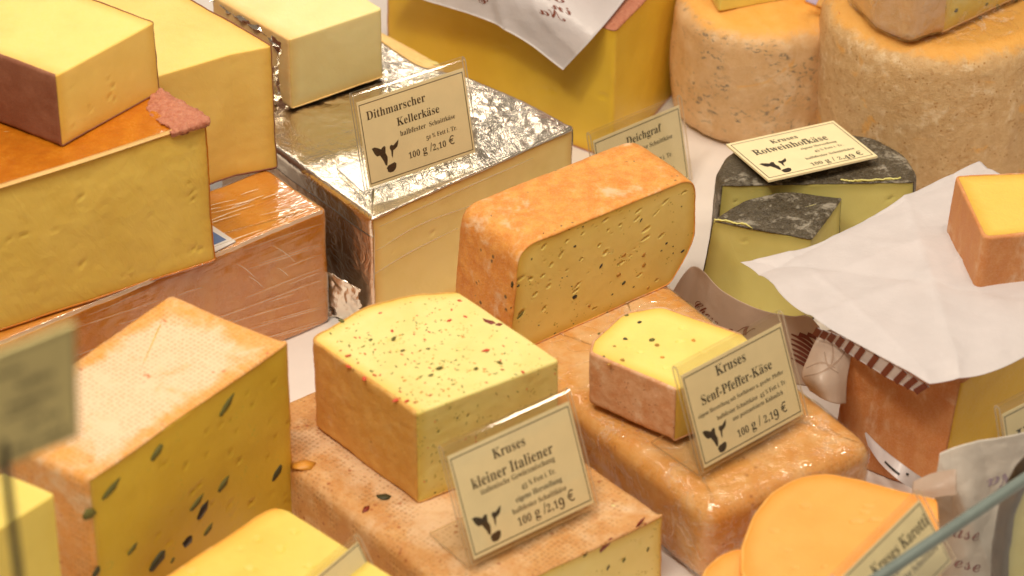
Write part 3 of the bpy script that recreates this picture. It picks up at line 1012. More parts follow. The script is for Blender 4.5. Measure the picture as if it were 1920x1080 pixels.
 'a': (256, '190,-8 168,-4 155,7 149,26 125,8 99,-3 71,-7 55,-5 41,0 30,9 22,19 17,32 15,47 19,68 29,86 47,101 73,115 106,129 148,142 148,180 147,192 144,203 139,210 132,216 122,219 110,220 92,218 81,213 78,204 78,201 81,197 85,191 88,184 91,178 92,172 90,164 87,156 82,150 75,146 67,143 58,142 48,143 40,146 33,151 28,158 25,166 25,176 26,187 30,198 37,207 46,216 57,223 71,229 86,233 102,236 121,237 153,235 178,228 196,218 208,202 216,182 218,157 218,47 218,39 219,33 220,30 221,27 223,26 227,26 230,26 234,28 239,31 245,21 228,5 209,-4;113,25 117,26 123,27 130,31 136,35 142,40 148,47 148,126 115,113 95,92 88,62 91,42 99,29'),
 'b': (269, '32,-9 32,289 31,303 30,313 27,319 23,323 16,325 6,327 6,339 103,339 103,208 121,224 141,234 165,237 181,235 197,231 211,223 224,212 234,198 243,183 249,165 253,145 255,124 253,99 248,77 240,56 230,38 216,22 201,10 183,0 164,-6 143,-8 121,-4 99,5 78,21 40,-9;136,11 152,13 164,22 173,37 178,58 181,85 183,119 181,147 178,170 172,187 163,199 152,206 137,209 130,208 122,205 116,201 110,195 106,188 103,180 103,51 107,29 118,15'),
 'c': (219, '116,-8 98,-6 80,-1 65,8 50,20 38,34 28,51 21,69 16,90 15,112 16,135 21,157 30,176 41,194 55,209 71,221 89,230 109,236 130,238 152,236 171,231 186,222 198,211 204,198 207,183 206,174 203,166 198,160 192,156 185,153 176,152 159,156 149,167 146,187 147,195 147,202 145,213 138,219 126,221 102,212 88,185 84,140 86,106 92,79 102,57 116,41 132,32 152,29 169,31 186,40 202,54 212,45 185,16 153,-2'),
 'e': (224, '115,-8 96,-6 79,-1 63,8 49,19 37,34 28,51 20,71 16,93 15,117 16,139 21,160 28,179 38,196 50,210 65,222 81,230 98,235 117,237 144,234 166,224 185,209 199,187 208,161 211,129 211,124 87,124 94,72 115,42 149,32 167,35 185,46 201,64 212,54 185,20 152,-1;87,143 150,143 150,160 149,179 147,195 144,206 138,214 130,219 120,221 101,213 90,190 87,152'),
 'f': (159, '11,0 11,12 19,13 25,14 30,16 33,19 35,22 37,26 38,32 39,41 39,55 39,206 12,206 12,231 39,231 39,263 42,287 50,308 63,324 81,336 103,344 130,346 149,344 165,340 179,332 188,322 194,310 196,298 195,288 192,280 188,273 181,268 175,265 167,265 159,265 151,268 146,272 141,277 138,284 138,291 138,298 140,305 144,313 146,318 147,322 146,326 141,329 134,330 125,329 118,326 114,320 112,312 110,302 110,291 110,231 152,231 152,206 110,206 110,49 111,35 113,25 118,19 124,15 135,13 149,12 149,0'),
 'g': (244, '109,-105 79,-103 54,-98 36,-91 22,-80 13,-69 11,-56 15,-41 29,-28 51,-19 32,-7 21,7 18,23 19,34 24,45 32,55 43,64 58,73 76,82 43,100 23,126 16,158 18,173 22,187 30,199 39,210 51,219 65,227 81,233 98,236 117,237 136,236 155,232 174,227 236,227 236,200 200,200 209,185 215,169 217,152 216,137 212,124 206,113 197,102 186,93 174,86 160,81 145,78 128,77 117,77 106,78 97,77 90,74 84,70 79,65 76,59 75,53 78,44 88,38 105,37 131,37 155,36 176,34 193,30 206,25 217,18 225,10 231,-1 234,-13 235,-28 231,-50 221,-69 203,-84 178,-95 147,-102;117,93 128,94 136,100 142,109 146,121 148,137 149,157 148,177 146,193 142,206 136,214 128,219 117,221 106,219 98,214 92,206 88,193 86,177 85,157 86,137 88,121 92,109 98,100 106,94;120,-87 162,-82 188,-70 196,-49 195,-41 191,-35 186,-31 177,-28 166,-26 153,-26 72,-26 62,-34 56,-43 55,-54 56,-62 62,-70 71,-77 83,-82 99,-85'),
 'h': (284, '14,0 14,12 22,13 29,15 34,19 37,24 38,32 39,42 39,297 38,306 37,314 34,320 30,324 23,326 14,328 14,339 110,339 110,199 130,220 154,233 181,237 217,228 239,202 246,158 246,42 247,32 248,25 251,19 255,15 262,13 271,12 271,0 151,0 151,12 154,12 166,15 173,25 175,42 175,162 175,174 173,184 171,192 166,198 160,201 151,202 136,199 122,190 110,175 110,42 111,32 112,25 115,19 119,15 125,13 134,12 134,0'),
 'i': (148, '75,270 65,271 56,274 48,280 42,288 39,297 38,307 39,317 42,326 48,334 56,340 65,344 75,345 85,344 94,340 102,334 108,326 111,317 113,307 111,297 108,288 102,280 94,274 85,271;14,0 14,12 22,13 29,16 34,19 37,24 38,32 39,42 39,188 39,198 37,207 35,212 31,215 24,218 15,219 16,231 111,231 111,42 111,32 113,25 115,20 119,16 125,13 134,12 134,0'),
 'k': (267, '13,0 13,12 22,13 29,16 34,19 37,25 38,32 39,42 39,296 39,306 37,314 35,320 31,323 24,326 15,327 16,339 110,339 110,126 169,185 176,193 180,200 182,207 179,213 170,217 156,219 153,219 153,231 257,231 257,219 238,215 221,207 205,194 166,156 258,26 264,18 272,14 280,12 280,0 157,0 157,12 162,12 171,13 176,17 178,24 177,27 176,32 173,37 121,110 110,100 110,42 111,32 112,25 115,20 119,16 125,13 134,12 134,0'),
 'l': (149, '14,0 14,12 22,13 29,16 34,19 37,24 38,32 39,42 39,296 39,306 37,314 35,320 31,323 24,326 15,327 15,339 111,339 111,42 111,32 113,25 115,20 119,16 125,13 134,12 134,0'),
 'm': (413, '14,0 14,12 22,13 29,15 34,19 37,24 38,32 39,42 39,189 38,198 37,206 34,211 30,215 23,218 14,219 14,231 109,231 109,197 129,219 152,233 177,237 206,232 227,218 239,195 259,218 284,232 311,237 347,228 368,202 375,158 375,42 376,32 377,25 380,19 384,15 390,13 399,12 399,0 281,0 281,12 289,13 296,16 300,20 303,25 304,32 305,42 305,162 304,174 303,184 301,192 296,198 290,201 281,202 267,199 254,191 242,177 242,42 242,32 244,25 246,20 250,16 257,13 265,12 265,0 149,0 149,12 157,13 163,16 168,20 170,25 172,32 173,42 173,162 172,174 171,184 168,192 164,197 157,201 149,202 134,199 121,190 109,175 109,42 110,32 111,25 114,20 118,16 124,13 132,12 132,0'),
 'n': (284, '14,0 14,12 22,13 29,15 34,19 37,24 38,32 39,42 39,189 38,198 37,206 34,211 30,215 23,218 14,219 14,231 110,231 110,199 130,220 154,233 181,237 217,228 239,202 246,158 246,42 247,32 248,25 251,19 255,15 262,13 271,12 271,0 151,0 151,12 154,12 166,15 173,25 175,42 175,162 175,174 173,184 171,192 166,198 160,201 151,202 136,199 122,190 110,175 110,42 111,32 112,25 115,19 119,15 125,13 134,12 134,0'),
 'o': (251, '126,-8 104,-6 85,0 67,9 52,20 39,35 28,52 20,72 16,92 14,115 16,137 20,158 28,178 39,195 52,209 67,221 85,230 104,235 125,237 146,235 165,230 183,222 198,210 211,196 222,179 230,159 234,138 236,115 234,91 230,70 222,51 211,34 198,20 183,8 165,-1 146,-6;126,9 138,11 148,18 156,29 158,37 160,47 162,61 163,76 163,94 164,115 163,154 160,183 155,202 147,213 138,220 126,223 112,220 102,213 96,202 91,182 88,154 87,115 87,95 88,76 89,61 91,48 93,37 96,29 103,18 113,11'),
 'p': (277, '13,-104 13,-92 20,-91 26,-90 30,-87 33,-84 36,-80 38,-75 38,-69 39,-59 39,-48 39,181 39,195 37,204 35,211 30,215 24,218 15,220 15,231 107,231 107,196 124,219 145,233 172,238 188,236 204,231 218,222 230,210 241,196 249,180 256,161 259,141 261,119 259,96 255,74 249,54 240,36 230,21 217,9 202,0 186,-6 169,-8 146,-4 127,7 110,24 110,-43 110,-55 111,-65 113,-73 116,-80 119,-84 124,-88 130,-90 138,-91 147,-92 147,-104;146,21 159,24 170,31 178,44 184,63 187,86 188,115 187,143 184,166 180,185 172,197 162,205 148,207 134,203 121,193 110,175 110,51 119,34 131,24'),
 'r': (214, '14,0 14,12 22,13 29,16 34,19 37,24 38,32 39,42 39,188 39,199 37,207 35,212 30,216 24,218 15,219 16,231 109,231 109,188 118,202 128,215 139,224 151,231 162,236 174,237 186,236 197,232 205,226 211,218 214,209 216,198 215,189 212,181 207,175 201,170 193,167 185,166 177,166 170,168 165,172 154,186 150,190 146,193 141,194 134,192 127,187 121,180 115,170 112,157 111,143 111,42 112,31 114,24 118,19 125,15 134,13 147,12 147,0'),
 's': (215, '113,-8 98,-6 82,-2 65,5 55,7 47,5 42,1 38,-7 27,-7 27,79 40,79 45,59 54,43 65,29 77,19 90,13 105,11 116,12 125,15 133,20 139,26 142,34 143,44 140,57 131,68 116,78 80,97 64,106 51,115 41,126 33,138 29,150 28,164 30,184 37,201 48,217 64,228 83,235 105,238 124,235 148,229 154,228 159,227 164,228 168,232 172,238 182,238 182,165 170,165 164,182 156,195 146,206 135,214 124,219 111,221 101,220 93,217 87,213 82,207 79,201 78,193 79,185 81,179 86,173 92,168 100,163 109,158 143,141 158,132 170,123 180,113 186,101 190,87 192,71 189,48 182,29 170,14 154,2 135,-5'),
 't': (170, '92,-7 74,-5 60,0 49,8 42,19 37,34 36,53 36,208 15,208 15,223 34,241 51,259 66,275 78,290 88,303 96,316 108,316 108,231 155,231 155,208 108,208 108,61 108,52 109,44 111,38 114,33 119,31 125,30 136,33 145,41 154,56 166,49 147,18 123,-1'),
 'u': (279, '98,-8 77,-5 60,2 49,13 40,28 36,48 34,72 34,185 33,195 32,204 29,210 25,215 18,218 9,219 9,231 106,231 106,55 106,47 109,40 112,34 117,30 124,27 132,27 146,29 159,37 170,49 170,185 169,196 168,205 165,211 159,215 152,218 141,219 141,231 241,231 241,52 242,42 243,34 247,29 251,26 259,23 268,22 268,10 239,8 206,2 170,-8 170,30 161,19 150,10 139,3 126,-3 112,-6'),
 'w': (324, '91,-8 13,197 10,203 7,208 5,212 1,215 -3,217 -8,219 -8,231 103,231 103,219 97,218 92,217 89,215 87,213 85,210 85,206 86,198 89,188 124,95 157,175 150,198 147,205 144,211 141,215 138,217 132,219 125,220 125,231 241,231 241,219 229,217 222,212 220,206 221,200 222,195 250,105 285,191 286,196 288,201 288,205 287,209 286,213 283,215 278,217 273,218 265,220 265,231 332,231 332,220 325,218 320,216 316,212 313,206 310,200 307,192 227,-8 215,-8 166,147 104,-8'),
 'z': (218, '10,0 10,11 125,214 96,214 79,213 65,209 54,202 45,192 38,179 33,161 20,161 24,231 205,231 205,217 94,19 114,19 135,20 152,25 166,33 177,44 186,60 194,80 206,80 200,0'),
 '%': (340, '251,111 271,106 285,91 291,72 285,51 271,37 251,32 231,37 217,51 212,72 217,91 231,106;251,148 213,138 185,110 175,72 185,33 213,5 251,-5 289,6 317,33 328,72 317,110 289,138;301,346 264,346 39,-5 77,-5;89,345 51,335 23,307 13,269 23,230 51,202 89,192 127,203 155,230 166,269 155,307 127,335;89,308 109,303 123,288 128,269 123,248 109,234 89,229 69,234 55,248 50,269 55,288 69,303'),
 '€': (332, '261,235 244,200 12,200 25,235;229,164 213,128 12,128 25,164;303,332 285,293 277,299 270,305 262,310 253,315 245,319 236,322 226,324 216,326 206,326 187,324 169,319 152,310 138,297 125,281 115,261 107,238 103,211 101,182 103,152 107,126 115,103 125,83 138,67 152,54 169,45 187,40 206,38 216,38 226,40 236,42 245,45 253,49 261,53 269,58 276,63 283,69 302,31 288,20 274,11 258,4 241,-1 224,-4 206,-5 178,-2 152,5 128,18 107,35 89,57 75,82 64,112 58,145 56,182 58,218 64,252 75,281 89,307 107,328 128,346 152,358 178,366 206,369 224,367 241,364 258,359 274,352 289,343'),
 '/': (141, '4,-5 39,-5 137,346 102,346'),
 ',': (110, '30,-59 62,-42 82,-16 88,13 84,39 71,55 53,62 37,58 27,48 23,33 26,19 35,9 48,5 49,-15 43,-34 30,-50'),
 '.': (109, '55,56 39,51 29,41 25,26 29,10 39,0 55,-5 70,0 80,10 85,26 80,41 70,51'),
 '-': (162, '142,134 20,134 20,87 142,87')}
SCRIPT = {'C': (349, '221,-3 202,-2 185,2 169,8 154,16 142,26 132,37 125,50 120,65 119,80 120,92 123,105 128,120 94,131 74,154 67,187 70,207 77,227 90,247 107,265 128,281 152,295 178,305 205,311 233,313 249,312 259,309 262,305 260,301 255,299 246,299 228,297 210,293 192,286 175,277 160,266 145,254 132,241 121,227 112,213 105,198 100,184 99,171 103,151 114,138 133,131 143,148 154,166 167,183 182,200 197,216 214,232 231,247 249,260 266,273 284,284 301,294 319,301 335,307 350,310 364,312 378,310 389,307 399,302 406,294 410,285 411,275 410,265 406,254 400,243 391,231 381,219 369,207 355,194 340,183 324,171 306,161 287,151 268,142 247,134 227,129 206,125 192,97 183,73 180,53 185,29 199,15 222,10 235,11 248,13 260,17 272,22 283,28 294,35 303,42 311,50 318,59 323,68 326,77 327,86 326,96 323,105 318,111 311,115 304,118 296,119 286,118 278,115 269,111 262,105 255,99 250,91 245,78 242,62 240,53 237,47 233,46 230,46 227,48 224,51 221,54 220,59 220,66 221,78 224,89 230,100 237,109 246,117 256,123 268,128 280,131 294,132 308,130 319,126 329,120 336,111 340,100 342,87 340,75 337,64 331,53 323,42 313,33 302,24 290,16 277,10 263,4 249,0 235,-2;215,139 230,142 244,148 260,155 275,163 289,173 304,184 317,195 330,207 342,219 353,232 362,244 369,256 375,267 378,278 379,287 378,294 374,299 368,300 351,295 330,280 303,254 273,221 244,182'),
 'K': (381, '306,-3 294,-2 285,2 276,8 270,16 266,26 265,37 267,51 273,66 282,84 292,102 298,118 300,132 298,141 292,140 285,140 275,141 269,144 267,149 268,152 269,154 272,156 276,158 280,159 286,159 296,158 305,157 311,158 318,164 327,174 335,186 344,200 354,217 364,233 376,247 388,261 402,273 417,285 435,295 451,303 464,308 474,310 479,309 482,308 484,307 478,303 462,294 446,283 433,270 424,255 417,243 409,230 400,216 390,201 378,188 365,175 350,163 335,155 318,148 325,143 331,137 337,129 340,120 343,111 344,101 343,95 342,87 341,78 338,68 335,56 331,44 329,37 328,31 328,28 330,26 333,26 342,32 361,50 389,80 417,110 438,128 450,135 459,135 468,134 455,123 440,110 423,93 405,74 386,54 366,32 345,12 326,1;74,-8 49,-6 27,-1 9,8 -5,19 -14,33 -16,48 -15,61 -10,72 -3,82 8,89 20,93 33,95 43,94 51,92 58,88 63,83 66,76 67,69 66,60 63,54 59,49 53,45 45,43 36,42 28,40 24,36 22,30 23,24 27,19 34,14 43,9 54,7 66,6 83,8 99,14 113,25 120,33 128,43 137,55 147,70 157,87 169,107 180,126 191,145 202,162 212,178 221,192 231,205 206,191 187,182 172,179 163,180 155,182 149,185 144,190 141,196 140,203 141,208 143,214 148,221 153,227 158,233 163,238 167,241 169,244 170,247 166,249 161,248 155,246 149,243 141,238 133,233 125,227 103,209 89,194 83,188 78,184 75,183 70,183 68,185 67,187 68,190 70,193 75,199 80,204 87,211 94,218 102,224 111,231 120,238 130,245 139,250 149,255 158,259 167,261 175,262 184,261 191,259 198,256 202,251 205,246 206,240 203,230 197,216 187,200 185,197 187,195 193,197 203,201 218,210 227,215 236,221 245,227 254,234 263,242 272,250 306,282 315,289 322,294 327,296 333,296 336,295 335,292 332,289 328,286 322,280 314,270 304,256 299,247 294,237 289,227 285,215 280,202 276,188 267,160 256,133 244,108 231,86 218,67 205,51 195,42 184,32 172,23 159,15 144,7 128,1 112,-4 93,-7'),
 'N': (330, '237,-7 233,21 230,47 227,71 225,93 224,113 224,131 226,176 231,216 241,252 233,240 226,228 220,217 213,204 207,192 201,180 163,103 144,71 124,44 102,23 78,8 53,-1 28,-4 11,-2 -3,3 -15,11 -23,21 -28,33 -30,47 -28,59 -24,71 -16,81 -6,89 6,93 19,95 29,94 38,92 45,88 50,82 53,76 55,69 54,61 51,56 46,51 39,48 30,45 19,43 9,40 3,35 2,29 2,24 5,20 9,16 15,13 22,12 30,11 51,14 73,23 95,39 117,63 141,101 168,153 181,180 194,205 206,227 218,246 229,262 239,276 257,296 272,308 282,312 290,311 293,307 292,301 290,292 286,263 284,233 282,212 283,190 283,168 284,148 285,129 286,111 288,95 319,168 326,184 333,199 339,212 344,223 350,233 355,240 365,251 377,257 389,260 395,259 400,258 405,255 408,252 409,249 410,245 407,237 398,231 383,226 372,222 362,214 353,203 344,188 336,171 328,153 311,109 293,62 298,23'),
 'a': (265, '157,-4 148,-3 141,0 134,5 129,12 126,20 125,30 105,12 84,1 62,-3 48,-2 36,2 26,9 18,18 14,30 12,43 13,56 17,69 24,82 32,94 42,106 54,118 67,128 81,137 96,144 110,150 125,153 140,154 157,152 168,144 175,132 184,152 240,154 194,59 183,37 180,28 180,25 182,23 184,23 187,23 191,25 196,28 214,41 232,56 242,46 225,31 209,19 195,9 181,2 168,-2;73,9 84,11 96,18 109,30 122,45 134,62 146,81 156,99 162,113 164,122 163,127 162,131 159,135 155,138 151,139 147,140 141,139 135,136 128,131 120,125 113,117 105,108 97,99 90,88 83,78 77,67 72,57 67,46 64,37 62,28 61,20 65,13'),
 'e': (206, '75,-4 57,-2 41,4 27,12 17,23 11,36 9,50 10,61 14,73 21,85 30,97 40,108 53,119 66,129 80,137 94,144 108,150 122,153 136,154 147,153 157,150 167,145 173,138 178,130 179,121 177,110 173,101 165,91 155,82 142,74 127,67 110,61 92,55 73,51 67,40 65,31 64,22 65,16 70,13 79,12 93,13 108,16 123,22 138,30 154,42 170,56 179,46 162,31 144,19 126,9 108,2 91,-2;78,64 88,66 99,69 109,75 119,81 127,89 135,97 140,106 143,115 145,123 144,132 141,137 136,139 131,137 125,134 119,128 111,121 104,112 97,102 90,90 84,77'),
 'h': (284, '255,46 236,28 222,16 207,5 193,-1 179,-3 169,-2 161,2 153,8 148,17 144,27 143,39 144,47 145,55 148,62 157,77 161,83 167,90 174,98 202,131 204,135 202,138 192,136 180,129 166,119 157,112 148,103 139,93 129,82 119,69 110,55 74,1 11,-4 76,119 59,101 42,85 32,95 43,105 53,115 63,125 72,135 81,146 91,159 100,172 109,187 118,203 165,287 225,293 122,98 154,129 183,148 207,154 217,153 226,149 233,143 238,135 241,124 243,112 241,102 238,92 232,83 225,72 216,61 206,48 197,37 191,27 190,21 193,16 197,17 202,20 210,26 220,33 232,44 245,56'),
 'i': (172, '137,181 130,182 124,184 119,187 115,191 112,197 112,203 113,210 116,217 121,223 128,227 135,230 144,231 150,230 156,228 161,225 165,220 167,215 168,209 167,202 164,195 159,189 152,185 145,182;145,46 134,36 125,27 116,19 108,13 102,8 96,5 86,0 75,-3 64,-4 43,0 30,12 26,31 27,38 30,47 35,59 42,73 51,90 62,110 51,98 37,85 27,95 41,107 61,128 80,150 150,154 99,62 88,41 81,27 79,20 81,16 86,17 92,20 100,25 110,32 121,43 135,56'),
 'l': (209, '152,46 136,31 122,19 109,9 97,2 84,-2 71,-4 59,-2 50,1 41,6 35,14 31,22 30,33 32,48 38,67 50,89 59,105 49,96 42,89 37,85 26,93 38,104 50,115 61,126 71,138 80,150 89,164 164,287 225,293 117,98 106,78 97,61 90,48 85,38 82,30 81,25 82,20 84,17 88,16 92,17 98,20 106,25 116,32 128,43 142,57'),
 'n': (289, '-1,-4 34,46 58,82 69,98 75,108 77,114 74,118 64,110 38,85 29,95 44,111 59,125 72,137 85,146 97,151 110,153 121,149 128,138 130,119 130,113 129,106 127,98 159,129 187,148 212,154 221,153 230,149 237,143 243,135 246,124 247,112 246,105 244,97 240,89 235,80 230,71 224,63 206,41 200,33 196,26 195,21 198,16 201,17 207,20 215,25 224,33 236,43 250,56 260,46 250,37 241,29 233,22 216,9 200,0 195,-2 189,-3 184,-3 174,-2 166,2 158,8 153,17 149,27 148,39 149,47 150,55 153,62 157,71 166,83 178,98 207,131 208,133 209,135 206,138 194,134 179,123 158,105 146,93 134,79 120,62 106,44 90,23 74,0'),
 'r': (205, '177,46 164,35 154,25 146,18 128,5 119,0 110,-2 101,-3 87,-2 74,2 64,7 56,15 51,24 50,35 50,43 53,53 57,63 63,73 70,84 79,95 88,105 99,114 110,123 89,121 76,121 57,103 37,85 27,95 45,110 61,125 65,143 68,155 71,161 73,163 76,165 79,165 86,164 87,157 86,153 86,150 88,145 95,142 107,141 115,140 124,139 132,137 140,135 146,132 152,128 156,124 159,118 160,112 159,108 157,103 155,97 142,77 127,56 116,40 111,33 108,27 108,22 108,18 111,16 115,16 118,17 124,20 132,25 141,32 153,43 168,57'),
 's': (175, '154,53 138,38 124,25 112,16 101,9 90,3 81,0 71,-2 61,-4 50,-4 36,-3 24,1 15,7 8,14 4,23 3,32 4,38 6,43 10,48 14,52 20,54 27,55 33,54 38,52 42,49 45,45 47,40 48,36 47,30 45,26 42,22 38,19 34,17 30,16 26,17 29,13 33,11 39,11 50,13 60,23 69,38 72,47 75,57 78,69 80,81 81,94 81,108 81,117 80,126 68,115 52,99 36,85 27,95 51,117 61,126 72,137 84,149 90,156 94,163 99,167 104,169 109,168 112,165 113,161 113,158 111,155 109,152 106,149 105,145 104,141 109,131 121,111 129,92 131,73 130,60 126,49 120,41 128,48 136,55 144,62'),
 't': (221, '27,95 38,105 48,115 57,124 65,133 74,143 81,153 89,163 97,175 105,188 160,281 224,283 187,220 220,220 216,204 176,204 163,183 152,163 140,144 109,87 98,68 90,52 84,41 80,33 78,26 77,21 78,18 79,16 83,15 88,16 96,19 104,25 115,32 127,43 142,56 151,46 136,32 121,20 107,10 93,3 79,-2 65,-3 54,-2 45,1 38,7 33,14 30,23 29,33 29,39 31,47 34,55 43,75 48,85 54,97 62,110 52,100 43,91 35,85'),
 'u': (295, '267,46 248,28 233,15 223,8 212,2 201,-1 189,-3 176,-1 165,2 156,7 150,14 146,22 145,32 145,39 147,46 134,31 121,19 107,10 92,3 79,-1 66,-3 55,-1 46,2 38,7 32,14 29,22 28,32 28,38 31,48 36,59 42,73 50,89 61,108 47,94 36,85 27,95 54,121 64,131 73,140 82,150 154,154 102,62 94,47 89,36 88,28 88,23 91,21 96,20 105,24 119,36 139,57 149,70 160,84 170,99 180,115 190,132 199,150 272,154 212,48 204,35 200,26 199,22 199,19 202,17 206,16 217,20 234,34 258,56')}


# ------------------------------------------------------------------ lettering
def parse(d):
    return [[tuple(int(k) / 500 for k in p.split(',')) for p in c.split(' ')] for c in d.split(';')]


DOT = [(.06 * math.cos(a), .06 * math.sin(a)) for a in np.linspace(0, 2 * math.pi, 9)[:-1]]
OLD = {'0': (.72, 0), '1': (.72, 0), '2': (.72, 0), '3': (1, -.2), '4': (.95, -.2), '5': (1, -.2), '7': (1, -.2), '9': (1, -.2)}


def layout(text, bank=None):
    """polygons of a line of text in em units (baseline y=0) and its width"""
    bank = bank or GLYPHS
    x, out = 0.0, []
    for ch in text:
        if ch == ' ':
            x += .27
            continue
        base = {'ä': 'a', 'ö': 'o', 'ü': 'u'}.get(ch, ch)
        if base not in bank:
            bk = GLYPHS
        else:
            bk = bank
        adv, d = bk[base]
        sx, dy = OLD.get(ch, (1, 0)) if bk is GLYPHS else (1, 0)
        cs = parse(d)
        xs = [p[0] for c in cs for p in c]
        for c in cs:
            out.append([(x + px_ * sx, py_ * sx + dy) for px_, py_ in c])
        if ch != base:
            mid = x + (min(xs) + max(xs)) / 2
            for dx in (-.11, .11):
                out.append([(mid + dx + q[0], .60 + q[1]) for q in DOT])
        x += adv / 500 * sx + .012
    return out, x


def fill(polys, name):
    cu = bpy.data.curves.new(name, 'CURVE')
    cu.dimensions = '2D'
    cu.fill_mode = 'BOTH'
    for c in polys:
        sp = cu.splines.new('POLY')
        sp.points.add(len(c) - 1)
        for k, p in enumerate(c):
            sp.points[k].co = (p[0], p[1], 0, 1)
        sp.use_cyclic_u = True
    o = bpy.data.objects.new(name, cu)
    COL.objects.link(o)
    dg = bpy.context.evaluated_depsgraph_get()
    me = bpy.data.meshes.new_from_object(o.evaluated_get(dg))
    bpy.data.objects.remove(o)
    bpy.data.curves.remove(cu)
    v = np.array([p.co[:] for p in me.vertices])
    f = [p.vertices[:] for p in me.polygons]
    bpy.data.meshes.remove(me)
    t = []
    for p in f:
        for k in range(1, len(p) - 1):
            t.append((p[0], p[k], p[k + 1]))
    return v, np.array(t)


COW = [[(0, .02), (.1, .0), (.22, .06), (.33, .14), (.36, .1), (.45, .06), (.5, .1), (.47, .3), (.52, .45), (.5, .6), (.46, .74), (.40, .70),
        (.36, .55), (.3, .42), (.26, .33), (.15, .33), (.07, .22)],
       [(.66, .12), (.72, .1), (.78, .14), (.88, .08), (1, .0), (.97, .12), (.92, .22), (.82, .28), (.76, .3), (.73, .42), (.7, .55), (.67, .45),
        (.68, .3), (.64, .2)],
       [(.42, .82), (.5, .74), (.62, .72), (.74, .7), (.8, .76), (.78, .86), (.74, .93), (.64, 1), (.52, .99), (.44, .93), (.46, .88)]]


